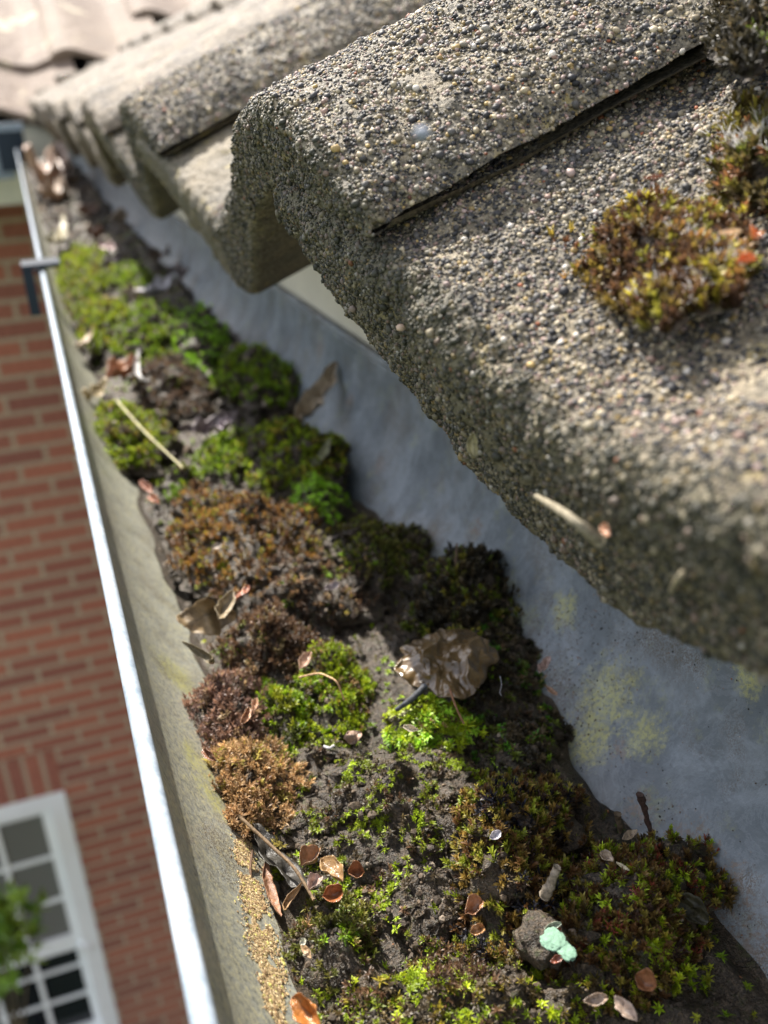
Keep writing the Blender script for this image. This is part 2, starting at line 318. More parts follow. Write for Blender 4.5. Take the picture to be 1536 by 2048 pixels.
# eaves boards
fa = mk('fascia_board', *box(0.1465, 0.166, -1.2, 3.14, -0.30, -0.062), M['fascia'], smooth=False); tag(fa, 'cream fascia board behind the gutter, under the near tiles', 'fascia')
fb = mk('fascia_board', *box(-6, 0.1465, 3.17, 3.19, -0.284, -0.07), M['fascia'], smooth=False); tag(fb, 'cream fascia board at the top of the far brick wall', 'fascia')
fc = mk('soffit_board', *box(-6, 0.34, 3.19, YW, -0.284, -0.272), M['fascia'], smooth=False); tag(fc, 'cream soffit board under the far eaves', 'soffit')
fd = mk('soffit_board', *box(0.166, 0.34, -1.2, 3.19, -0.300, -0.288), M['fascia'], smooth=False); tag(fd, 'cream soffit board under the near eaves', 'soffit')

# ------------------------------------------------------------------ roof tiles
SN, CN = 0.3746, 0.9272                        # roof pitch 22 degrees
U0 = -.047
TU = np.array([-.047, -.042, -.034, -.023, -.01, 0, .02, .042, .075, .13, .165, .188, .203, .218, .242, .262, .292, .320])
TT = np.array([.070, .0755, .081, .0865, .0915, .094, .0925, .087, .075, .055, .046, .043, .0455, .051, .0605, .0655, .0715, .075])
BU = np.array([-.047, -.04, -.02, 0, .03, .06, .089, .13, .152, .19, .22, .25, .275, .300, .320])
BB = np.array([.0655, .0665, .070, .072, .069, .062, .051, .030, .019, .006, .006, .018, .033, .050, .059])
def sm(U, T, u):
    r = 0; ws = 0
    for d in np.linspace(-.008, .008, 7): wt = 1 - abs(d) / .01; r = r + wt * np.interp(u + d, U, T); ws += wt
    return r / ws
def tile_grid(Yc, org, eup, edn, us, tdense, tmax, step, seed, disp, slide=0.0, rise=0.0):
    """org: point of the eave line at profile height 0; eup: up-slope unit vector; edn: along-eave unit vector"""
    nrm = np.cross(eup, edn); nrm = nrm * np.sign(nrm[2])
    r = 0.0050
    tt = [tmax]; t = tmax
    while t > tdense: t -= 0.012; tt.append(max(t, tdense))
    t = tt[-1]
    while t > r: t -= step; tt.append(max(t, r))
    tops = [(t, 1.0) for t in tt]
    na = max(3, int(0.010 / step)); arc = [(r - r * math.sin(a), 1 - 0.33 * (1 - math.cos(a))) for a in np.linspace(0, math.pi / 2, na + 1)[1:]]
    nf = max(3, int(0.018 / step)); face = [(0.0, v) for v in np.linspace(0.67, -0.67, nf + 1)[1:]]
    arcb = [(r - r * math.sin(a), -(1 - 0.33 * (1 - math.cos(a)))) for a in np.linspace(math.pi / 2, 0, 5)[1:]]
    bot = [(t, -1.0) for t in np.linspace(r, tmax, 14)[1:]]
    path = np.array(tops + arc + face + arcb + bot)
    T = sm(TU, TT, us); B = sm(BU, BB, us); re = 0.007
    k0 = np.clip((us - us[0]) / re, 0, 1); k1 = np.clip((us[-1] - us) / re, 0, 1); kk = np.sqrt(1 - (1 - np.minimum(k0, k1)) ** 2 * 0.93)
    mid = B + 0.40 * (T - B); hiT = (T - mid) * kk; hiB = (mid - B) * kk
    v = path[None, :, 1]; E = mid[:, None] + np.where(v > 0, v * hiT[:, None], v * hiB[:, None])
    tgrid = np.broadcast_to(path[None, :, 0], E.shape)
    P = org[None, None] + (Yc + us)[:, None, None] * edn + E[..., None] * nrm + (tgrid - slide)[..., None] * eup + rise * nrm
    Nn = gnorm(P)
    if disp:
        ds = 0.0022 * fbm(P, 45, 3, seed) + 0.0011 * fbm(P, 190, 3, seed + 5)
        fac = np.exp(-((tgrid) / 0.012) ** 2)
        ds = ds + fac * 0.0016 * fbm(P, 330, 3, seed + 9) + 0.00035 * vn(P, 1300, seed + 3)
        P = P + Nn * (ds * disp)[..., None]
        lipf = np.exp(-((us - us[0]) / .008) ** 2)[:, None]
        P = P + EDN_(edn) * (lipf * disp * (.0016 * fbm(P, 120, 3, seed + 21) + .0011 * vn(P, 420, seed + 22)))[..., None]
    return P, path
EDN_ = lambda e: e
COLS = np.array([(.055, .053, .055), (.10, .095, .09), (.20, .18, .14), (.36, .30, .20), (.50, .43, .30), (.33, .22, .18), (.40, .30, .27), (.62, .58, .52), (.028, .028, .032), (.36, .12, .055), (.42, .30, .12)])
def ico():
    t = (1 + 5 ** .5) / 2
    V = np.array([(-1, t, 0), (1, t, 0), (-1, -t, 0), (1, -t, 0), (0, -1, t), (0, 1, t), (0, -1, -t), (0, 1, -t), (t, 0, -1), (t, 0, 1), (-t, 0, -1), (-t, 0, 1)], float)
    F = np.array([(0, 11, 5), (0, 5, 1), (0, 1, 7), (0, 7, 10), (0, 10, 11), (1, 5, 9), (5, 11, 4), (11, 10, 2), (10, 7, 6), (7, 1, 8), (3, 9, 4), (3, 4, 2), (3, 2, 6), (3, 6, 8), (3, 8, 9), (4, 9, 5), (2, 4, 11), (6, 2, 10), (8, 6, 7), (9, 8, 1)])
    return unit(V), F
def grains(P, Nn, rad, cols, flat=0.75):
    V0, F0 = ico(); n_ = len(P)
    A = unit(rng.normal(size=(n_, 3))); T = unit(np.cross(Nn, A)); B = np.cross(Nn, T)
    sx = rng.uniform(.75, 1.35, n_); sy = rng.uniform(.75, 1.25, n_)
    V = P[:, None] + rad[:, None, None] * (V0[None, :, 0:1] * (T * sx[:, None])[:, None] + V0[None, :, 1:2] * (B * sy[:, None])[:, None] + V0[None, :, 2:3] * (Nn * flat)[:, None])
    V += rad[:, None, None] * rng.uniform(-.16, .16, (n_, 12, 3))
    F = F0[None] + 12 * np.arange(n_)[:, None, None]
    return V.reshape(-1, 3), F.reshape(-1, 3), np.repeat(cols, 12, 0)
def sample(P, n_, i0, i1, j0, j1, wfun=None):
    i = rng.uniform(i0, i1 - 1.001, n_ * 2); j = rng.uniform(j0, j1 - 1.001, n_ * 2)
    a = i.astype(int); b_ = j.astype(int); fa_ = (i - a)[:, None]; fb_ = (j - b_)[:, None]
    du = np.linalg.norm(P[a + 1, b_] - P[a, b_], axis=-1) * np.linalg.norm(P[a, b_ + 1] - P[a, b_], axis=-1)
    keep = rng.uniform(0, 1, len(i)) < du / np.percentile(du, 92)
    Q = P[a, b_] * (1 - fa_) * (1 - fb_) + P[a + 1, b_] * fa_ * (1 - fb_) + P[a, b_ + 1] * (1 - fa_) * fb_ + P[a + 1, b_ + 1] * fa_ * fb_
    G = gnorm(P)[a, b_]; return Q[keep][:n_], G[keep][:n_]
ORG = np.array([.087, 0, -.09]); EUP = np.array([CN, 0, SN]); EDN = np.array([0, 1.0, 0])
def near_tile(k, u0, u1, ngr, label, seed, slide):
    us = np.unique(np.concatenate([np.linspace(-.047, -.036, 14), np.arange(-.036, .31, .0009), np.linspace(.31, .320, 10)]))
    if k == 0: us = us[(us <= .32)]
    P, path = tile_grid(.225 + .3 * k, ORG, EUP, EDN, us, .15, .36, .0009, seed, 1.0, slide)
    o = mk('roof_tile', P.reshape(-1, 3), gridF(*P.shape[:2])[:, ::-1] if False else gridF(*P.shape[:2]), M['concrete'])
    tag(o, label, 'roof tile', 'concrete roof tiles along the near eaves')
    i0, i1 = np.searchsorted(us, (u0, u1)); j0 = int(np.argmax(path[:, 0] <= .30)); j1 = int(np.argmax(path[:, 1] < -.8))
    Q, G = sample(P, int(ngr * 2.2), i0, i1, j0, j1); tq = (Q - ORG) @ EUP
    kq = rng.uniform(0, 1, len(Q)) < np.exp(-np.clip(tq - .14, 0, 1) / .06); Q = Q[kq]; G = G[kq]; Q = Q[:int(ngr * 1.15)]; G = G[:int(ngr * 1.15)]
    Nout = G * np.sign((G @ (np.array([-SN, 0, CN]) - .3 * EUP)))[:, None]
    m_ = len(Q); h = rng.uniform(0, 1, m_)
    patch = fbm(Q, 30, 3, 77); dens = fbm(Q, 60, 3, 5)
    rad = np.exp(rng.normal(math.log(.00029 if k < 1 else .00048), .40, m_)); big = rng.uniform(0, 1, m_) > .992; rad[big] *= 2.0; rad = np.clip(rad, .00016, .0010 if k < 1 else .0016)
    p = np.array([.19, .15, .13, .13, .11, .05, .06, .05, .15, .004, .05]); ci = rng.choice(len(COLS), m_, p=p / p.sum())
    col = COLS[ci] * rng.uniform(.45, 1.0, (m_, 1)) * np.array([.97, .95, .92]); dk = (patch > .12)[:, None] * (rng.uniform(0, 1, (m_, 1)) < .5); col = np.where(dk, col * .35 + .012, col)
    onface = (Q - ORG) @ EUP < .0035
    col[onface] = col[onface] * .42 + np.array([.016, .016, .006])  # granules on the end face coloured darker for its algae and shade
    keep = (dens > -.40 + .1 * rng.normal(0, 1, m_)) | big
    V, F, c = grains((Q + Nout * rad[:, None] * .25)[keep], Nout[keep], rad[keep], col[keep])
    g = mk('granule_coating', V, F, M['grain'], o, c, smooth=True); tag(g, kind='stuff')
    return o, P, us, path
t_near, PA, usA, pathA = near_tile(-1, .04, .322, 150000, 'granular concrete tile nearest the camera, with the moss cushions on its pan', 11, .003)
t_roll, PB, usB, pathB = near_tile(0, -.047, .20, 100000, 'concrete tile with the big sharp roll arching over the gutter', 23, 0.0)
t_next, _, _, _ = near_tile(1, -.047, .27, 45000, 'next tile beyond the big sharp roll, sunlit pan and yellowish lip', 37, -.002)
_far = ['third roll from the camera along the eaves, blurred', 'fourth roll from the camera along the eaves, blurred', 'fifth roll from the camera along the eaves, blurred', 'sixth roll from the camera along the eaves', 'seventh roll from the camera along the eaves', 'eighth roll from the camera along the eaves', 'ninth tile from the camera, three short of the far corner', 'tenth tile from the camera, two short of the far corner', 'last eaves tile beside the far corner of the gutter']
us_f = np.unique(np.concatenate([np.linspace(-.047, -.036, 5), np.arange(-.036, .31, .004), np.linspace(.31, .32, 4)]))
for k in range(2, 10):
    P, path = tile_grid(.225 + .3 * k, ORG, EUP, EDN, us_f, .30, .36, .006, 40 + k, 1.3, random.uniform(-.004, .004))
    o = mk('roof_tile', P.reshape(-1, 3), gridF(*P.shape[:2]), M['greytile']); tag(o, _far[k - 2], 'roof tile', 'concrete roof tiles along the near eaves')
# the course above (mostly behind the near roll) and beyond
for c in (1, 2, 3):
    for k in range(0 if c == 1 else 1, 11):
        y = .225 + .3 * k
        if y > 3.1 + .32 * c * .93 - .15: continue
        o_ = ORG + EUP * .325 * c
        P, path = tile_grid(y, o_, EUP, EDN, us_f, .30, .36, .006, 90 + 20 * c + k, 1.3, random.uniform(-.006, .006), .018)
        o = mk('roof_tile', P.reshape(-1, 3), gridF(*P.shape[:2]), M['greytile'])
        tag(o, ['', 'grey tile of the second course up the near roof', 'grey tile of the third course up the near roof', 'grey tile of the fourth course up the near roof'][c], 'roof tile', ['', 'tiles in the second course of the near roof', 'tiles in the third course of the near roof', 'tiles in the fourth course of the near roof'][c])
# the far wing: its roof rises away from the camera, tiles run along x
ORG2 = np.array([0, 3.14, -.085]); EUP2 = np.array([0, CN, SN]); EDN2 = np.array([1.0, 0, 0])
for c in range(0, 5):
    for k in range(-7, 6):
        x = -.10 + .3 * k
        lim = .02 + .32 * c * CN + .2
        if x + .1 > lim or x < -1.1: continue
        us_c = us_f if x + .32 < lim + .1 else us_f
        P, path = tile_grid(x, ORG2 + EUP2 * .325 * c, EUP2, EDN2, us_c, .30, .36, .006, 300 + 20 * c + k, 1.2, random.uniform(-.004, .004), .018 if c else 0)
        o = mk('roof_tile', P.reshape(-1, 3), gridF(*P.shape[:2]), M['oldtile'])
        tag(o, 'lichen-spotted beige tile in course %s of the far roof, across the corner' % ['one', 'two', 'three', 'four', 'five'][c], 'roof tile', 'beige tiles in course %s of the far roof' % ['one', 'two', 'three', 'four', 'five'][c])
# mortar bedding along the valley
vp = []
for i in range(26):
    t = .02 + i * .085; c_ = np.array([.10 + t, 3.14 + t + .02, -.005 + .404 * t + random.uniform(-.01, .012)])
    V0, F0 = ico(); q = V0 * np.array([random.uniform(.04, .07), random.uniform(.04, .07), random.uniform(.018, .035)]) + c_; vp.append((q, F0))
V, F = joinm(vp); vm = mk('valley_mortar', V, F, M['greytile'], smooth=True); tag(vm, 'lumpy grey mortar line where the near and far roofs meet', 'mortar')
# roof decks close the roof from below
dk = mk('roof_deck', np.array([(.15, -1.2, -.075), (3.2, -1.2, -.075 + .404 * 3.05), (3.2, 6.2, -.075 + .404 * 3.05), (.15, 3.15, -.075)]), np.array([(0, 1, 2, 3)]), M['render_under']); tag(dk, 'dark felt under the near roof tiles', 'roof felt')
dk = mk('roof_deck', np.array([(-6, 3.2, -.075), (.15, 3.2, -.075), (3.2, 6.25, -.075 + .404 * 3.05), (-6, 6.25, -.075 + .404 * 3.05)]), np.array([(0, 1, 2, 3)]), M['render_under']); tag(dk, 'dark felt under the far roof tiles', 'roof felt')

# ------------------------------------------------------------------ gutter
GX, GZ, GR = .0735, -.12, .070
gut = empty('roof_gutter', (GX, 0, GZ - GR), 'grey half-round gutter full of moss below the near eaves', 'gutter')
th = np.linspace(math.pi, 2 * math.pi, 57)
prof = [(GX + GR * math.cos(a), GZ + GR * math.sin(a)) for a in th] + [(GX + (GR + .0025) * math.cos(a), GZ + (GR + .0025) * math.sin(a)) for a in th[::-1]]
prof = np.array(prof); ys = np.concatenate([np.arange(-.35, .8, .01), np.arange(.8, 3.06, .06)])
def extr(prof, ys): return np.stack([np.repeat(prof[:, 0:1], len(ys), 1), np.repeat(ys[None], len(prof), 0), np.repeat(prof[:, 1:2], len(ys), 1)], -1)
G_ = extr(prof, ys); mk('trough', G_.reshape(-1, 3), gridF(len(prof), len(ys), True), M['gutter'], gut)
rb = np.array([(GX - GR - .0012 + .0019 * math.cos(a), GZ + .0008 + .0018 * math.sin(a)) for a in np.linspace(0, 2 * math.pi, 20, endpoint=False)])
G_ = extr(rb, ys); G_[..., 2] += .0003 * vn(G_, 60, 4); mk('front_rim', G_.reshape(-1, 3), gridF(len(rb), len(ys), True), M['rim'], gut)
rb2 = rb + np.array([2 * GR + .0008, 0]); G_ = extr(rb2, ys); mk('rear_rim', G_.reshape(-1, 3), gridF(len(rb2), len(ys), True), M['gutter'], gut)
# the far wing's gutter
gut2 = empty('roof_gutter', (-1, 3.095, -.19), 'grey half-round gutter of the far wing meeting the corner', 'gutter')
th2 = np.linspace(math.pi, 2 * math.pi, 25); p2 = np.array([(3.09 + .07 * math.cos(a), -.125 + .07 * math.sin(a)) for a in th2] + [(3.09 + .0675 * math.cos(a), -.125 + .0675 * math.sin(a)) for a in th2[::-1]])
xs = np.array([-3.5, -2, -1, -.5, -.07]); G_ = np.stack([np.repeat(xs[None], len(p2), 0), np.repeat(p2[:, 0:1], len(xs), 1), np.repeat(p2[:, 1:2], len(xs), 1)], -1)
mk('trough', G_.reshape(-1, 3), gridF(len(p2), len(xs), True), M['greyplastic'], gut2)
# corner union: a wide collar round both gutters
cor = empty('gutter_corner', (0.02, 3.05, -.2), 'blue-grey gutter corner joint at the far end of the gutter', 'gutter joint')
pc = np.array([(GX + .0745 * math.cos(a), -.118 + .0745 * math.sin(a)) for a in th2] + [(GX + .079 * math.cos(a), -.118 + .079 * math.sin(a)) for a in th2[::-1]])
G_ = extr(pc, np.array([3.0, 3.02, 3.04, 3.1, 3.165])); mk('collar', G_.reshape(-1, 3), gridF(len(pc), 5, True), M['greyplastic'], cor)
V, F = joinm([box(-.012, .012, 2.98, 3.03, -.135, -.095), box(-.07, -.01, 2.995, 3.03, -.20, -.112)]); mk('clip', V, F, M['greyplastic'], cor, smooth=False)
V, F = joinm([box(-.045, .028, 2.90, 2.935, -.175, -.075)]); mk('end_bracket', V, F, M['clip'], cor, smooth=False)
V, F = joinm([box(-.050, .030, 2.895, 2.94, -.0745, -.055)]); mk('cap', V, F, M['greyplastic'], cor, smooth=False)
# support bracket
br = empty('gutter_bracket', (GX, .782, GZ - .075), 'dark plastic bracket clipped over the gutter rim, upper left', 'bracket')
pb = np.array([(GX + .0728 * math.cos(a), GZ + .0728 * math.sin(a)) for a in th] + [(GX + .0765 * math.cos(a), GZ + .0765 * math.sin(a)) for a in th[::-1]])
G_ = extr(pb, np.array([.770, .772, .792, .794])); mk('strap', G_.reshape(-1, 3), gridF(len(pb), 4, True), M['clip'], br)
V, F = joinm([box(-.012, -.0045, .768, .796, -.15, -.1165), box(-.012, .016, .768, .796, -.1160, -.1125)]); mk('clip', V, F, M['clip'], br, smooth=False)

# ------------------------------------------------------------------ moss building blocks
def shoots(P, Nn, L, Wd, nl, tilt, col, jit=.25, droop=.15, tipcol=None):
    m_ = len(P); A = unit(rng.normal(size=(m_, 3))); T = unit(np.cross(Nn, A)); B = np.cross(Nn, T)
    ph = (np.arange(nl)[None] * 2.39996 + rng.uniform(0, 6.28, (m_, 1)) + rng.normal(0, .2, (m_, nl)))
    ti = np.clip(tilt + rng.normal(0, jit, (m_, nl)), .05, 1.7)
    side = np.cos(ph)[..., None] * T[:, None] + np.sin(ph)[..., None] * B[:, None]
    D = np.cos(ti)[..., None] * Nn[:, None] + np.sin(ti)[..., None] * side
    S_ = np.cross(D, side + 1e-3); S_ = unit(np.where(np.linalg.norm(S_, axis=-1, keepdims=True) < 1e-6, B[:, None], S_))
    l = (L[:, None] * rng.uniform(.7, 1.25, (m_, nl)))[..., None]; w_ = (Wd[:, None] * rng.uniform(.8, 1.2, (m_, nl)))[..., None]
    P0 = P[:, None] + 0 * D; up = Nn[:, None]
    b1 = P0 - S_ * w_ * .5; b2 = P0 + S_ * w_ * .5; md = P0 + D * l * .5 + up * l * .04
    c1 = md - S_ * w_; c2 = md + S_ * w_; tp = P0 + D * l - up * l * droop
    V = np.stack([b1, b2, c1, c2, tp], 2); k = np.arange(m_ * nl)[:, None] * 5
    F = [np.concatenate([k, k + 1, k + 3, k + 2], 1), np.concatenate([k + 2, k + 3, k + 4], 1)]
    cc = np.repeat((col[:, None] * rng.uniform(.8, 1.2, (m_, nl, 1)))[:, :, None], 5, 2)
    if tipcol is not None: cc[:, :, 4] = tipcol
    return V.reshape(-1, 3), F, cc.reshape(-1, 3)
def merge(L):
    V = np.concatenate([a[0] for a in L]); C = np.concatenate([a[2] for a in L]); n_ = 0; q = []; t = []
    for a in L: q.append(a[1][0] + n_); t.append(a[1][1] + n_); n_ += len(a[0])
    return V, [np.concatenate(q), np.concatenate(t)], C
def pick(pal, m_, P=None):
    c = np.array([p[1] for p in pal]); w_ = np.array([p[0] for p in pal], float); w_ /= w_.sum()
    if P is None: return c[rng.choice(len(c), m_, p=w_)] * rng.uniform(.75, 1.25, (m_, 1))
    f = .5 + .75 * fbm(P, 230, 2, 401) + rng.normal(0, .16, m_); f = np.clip(f, 0, .999)
    c = c * 1.25
    return c[np.searchsorted(np.cumsum(w_), f * .9999)] * rng.uniform(.65, 1.35, (m_, 1))
def moss_layer(P, Nn, style, pal, size=1.0, tip=None):
    m_ = len(P); col = pick(pal, m_, P); s = size * rng.uniform(.65, 1.35, m_); up = unit(Nn * .75 + np.array([0, 0, .45]) + rng.normal(0, .16, (m_, 3))); out = []
    if style == 'star':
        out.append(shoots(P + up * (s * .0005)[:, None], up, s * .00155, s * .00021, 9, 1.15, col))
        out.append(shoots(P + up * (s * .0009)[:, None], up, s * .00095, s * .00018, 5, .6, col * 1.15))
    elif style == 'tuft':
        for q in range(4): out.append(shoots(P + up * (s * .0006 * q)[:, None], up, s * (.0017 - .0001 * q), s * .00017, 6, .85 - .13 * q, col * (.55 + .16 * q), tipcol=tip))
    elif style == 'fine':
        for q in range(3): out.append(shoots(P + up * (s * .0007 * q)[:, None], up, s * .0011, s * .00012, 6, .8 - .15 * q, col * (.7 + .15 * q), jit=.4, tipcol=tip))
    elif style == 'hair':
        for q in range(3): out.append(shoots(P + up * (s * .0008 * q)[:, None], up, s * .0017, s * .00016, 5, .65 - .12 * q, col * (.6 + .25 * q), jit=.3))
        out.append(shoots(P + up * (s * .0024)[:, None], up, s * .0022, s * .00005, 4, .6, np.tile([.62, .60, .58], (m_, 1))))
    return merge(out)
GREEN = [(3, (.14, .23, .012)), (3, (.21, .30, .012)), (1, (.26, .28, .02)), (1, (.06, .07, .015))]
BRIGHT = [(3, (.22, .40, .02)), (2, (.30, .48, .04)), (1, (.09, .18, .015))]
YEL = [(3, (.30, .36, .015)), (3, (.19, .26, .012)), (1, (.30, .24, .03)), (2, (.08, .055, .02))]
OLIVE = [(3, (.10, .11, .02)), (2, (.16, .15, .03)), (2, (.07, .055, .02)), (1, (.20, .24, .02))]
BROWN = [(3, (.085, .05, .03)), (2, (.15, .085, .045)), (1, (.05, .03, .022)), (1, (.20, .15, .07))]
GOLD = [(3, (.19, .12, .035)), (3, (.12, .06, .022)), (2, (.25, .21, .04)), (2, (.20, .23, .02)), (2, (.05, .03, .02))]
TAN = [(4, (.44, .29, .14)), (3, (.32, .20, .10)), (2, (.36, .30, .08)), (1, (.20, .11, .06))]
ORANGE = [(4, (.30, .17, .03)), (3, (.22, .10, .025)), (2, (.28, .25, .03)), (1, (.08, .05, .03))]
DARK = [(4, (.035, .03, .018)), (2, (.08, .06, .03)), (1, (.10, .13, .015))]
SOILP = [(4, (.08, .06, .035)), (2, (.16, .20, .012)), (2, (.24, .32, .015))]
EMPTY = []

# ------------------------------------------------------------------ silt bed
def xl_xr(z):
    a = np.sqrt(np.maximum(GR ** 2 - (z - GZ) ** 2, 1e-8)); return GX - a, GX + a
def bed_z(x, y):
    P = np.stack([x, y, 0 * x], -1); z = -.1718 + .0050 * fbm(P, 35, 4, 3) + .0032 * fbm(P, 140, 4, 8) + .0008 * vn(P, 600, 9)
    z = z + np.clip((y - .35) / .5, 0, 1) * .010 + np.clip((y - 1.0), 0, 1) * .006
    return z
nx, ny = 130, 620
yy = np.concatenate([np.linspace(.0, .45, 420), np.linspace(.452, 3.0, 200)])
uu = np.linspace(0, 1, nx)
Z0 = -.168 + np.clip((yy - .35) / .5, 0, 1) * .010
jl = .002 + .004 * fbm(np.stack([yy * 0, yy, yy * 0], -1), 40, 3, 31); jr = .006 + .007 * fbm(np.stack([yy * 0 + 5, yy, yy * 0], -1), 33, 3, 37)
XL, XR = xl_xr(Z0); XL = XL + jl; XR = XR - jr
X = XL[None] + (XR - XL)[None] * uu[:, None]; Y = np.broadcast_to(yy[None], X.shape)
Zb = bed_z(X, Y); gs = GZ - np.sqrt(np.maximum(GR ** 2 - (X - GX) ** 2, 1e-9))
ed = np.minimum(uu, 1 - uu)[:, None] * 12; ed = np.clip(ed, 0, 1) ** .6
Zb = np.maximum(gs + .0004, (gs - .0006) * (1 - ed) + Zb * ed)
BED = np.stack([X, Y, Zb], -1)
bed = mk('gutter_silt', BED.reshape(-1, 3), gridF(nx, len(yy)), M['soil']); tag(bed, 'dark wet soil and leaf mould lying along the gutter bottom', 'silt', kind='stuff')
def bed_at(x, y):
    i = int(np.argmin(abs(yy - y))); j = int(np.argmin(abs(X[:, i] - x))); return BED[j, i]
Q, G = sample(BED, 15000, 6, nx - 8, 0, 560); G = G * np.sign(G[:, 2:3]); sel = fbm(Q, 55, 3, 61)
L1 = moss_layer(Q[sel > .02], G[sel > .02], 'star', GREEN + [(2, (.05, .04, .02))], 1.0); L2 = moss_layer(Q[sel < -.04], G[sel < -.04], 'fine', BROWN + OLIVE, 1.0)
V, F, C = merge([L1, L2]); o = mk('loose_moss', V, F, M['moss'], None, C, False); tag(o, 'thin green and brown moss growing over the silt between the cushions', 'moss', kind='stuff')
Q, G = sample(BED, 16000, 3, nx - 3, 0, 560); G = G * np.sign(G[:, 2:3]); rad = np.exp(rng.normal(math.log(.00030), .5, len(Q)))
ci = rng.choice(5, len(Q), p=[.4, .3, .2, .06, .04]); gc = np.array([(.03, .025, .02), (.07, .055, .04), (.13, .11, .085), (.3, .27, .22), (.24, .11, .05)])[ci]
V, F, C = grains(Q, G, rad, gc); o = mk('silt_grit', V, F, M['grain'], None, C); tag(o, 'fine grit and crumbs scattered on the gutter silt', 'grit', kind='stuff')
Q, G = sample(BED, 6500, 3, nx - 3, 0, 600); G = G * np.sign(G[:, 2:3]); rad = np.clip(np.exp(rng.normal(math.log(.0008), .45, len(Q))), .0003, .0026) * np.maximum(1, Q[:, 1] / .3)
gc = np.array([(.03, .024, .018), (.06, .046, .034), (.11, .085, .06), (.16, .12, .085)])[rng.choice(4, len(Q), p=[.3, .35, .25, .1])]
V, F, C = grains(Q, G, rad, gc, .6); V = V + (.35 * np.repeat(rad, 12))[:, None] * vn(V[:, None, :] + np.array([0, 0, 0]), 2500, 3)
o = mk('soil_crumbs', V, F, M['twig'], None, C, False); tag(o, 'crumbly brown soil lumps between the moss cushions', 'soil', kind='stuff')
# grit washed onto the bare right side of the gutter
nG = 8000; yv = rng.uniform(.06, .5, nG * 3); av = rng.uniform(math.radians(300), math.radians(350), nG * 3)
Pg = np.stack([GX + (GR - .0001) * np.cos(av), yv, GZ + (GR - .0001) * np.sin(av)], -1); d = fbm(Pg, 24, 4, 19) - .7 * (av - math.radians(300)) + .30 + np.clip((.22 - yv) * 3, -.3, .4)
kp = rng.uniform(0, 1, len(d)) < np.clip(d * 1.6, .02, 1); Pg = Pg[kp][:nG]; Ng = unit(np.array([GX, 0, GZ]) * np.array([1, 0, 1]) - Pg * np.array([1, 0, 1]))
rad = np.exp(rng.normal(math.log(.00014), .35, len(Pg))); ci = rng.choice(5, len(Pg), p=[.3, .3, .22, .1, .08])
V, F, C = grains(Pg, Ng, rad, gc_ := np.array([(.03, .025, .02), (.09, .065, .045), (.17, .13, .10), (.36, .32, .26), (.24, .11, .05)])[ci]); o = mk('washed_grit', V, F, M['grain'], None, C); tag(o, 'brown grit washed onto the bare blue-grey side of the gutter', 'grit', kind='stuff')

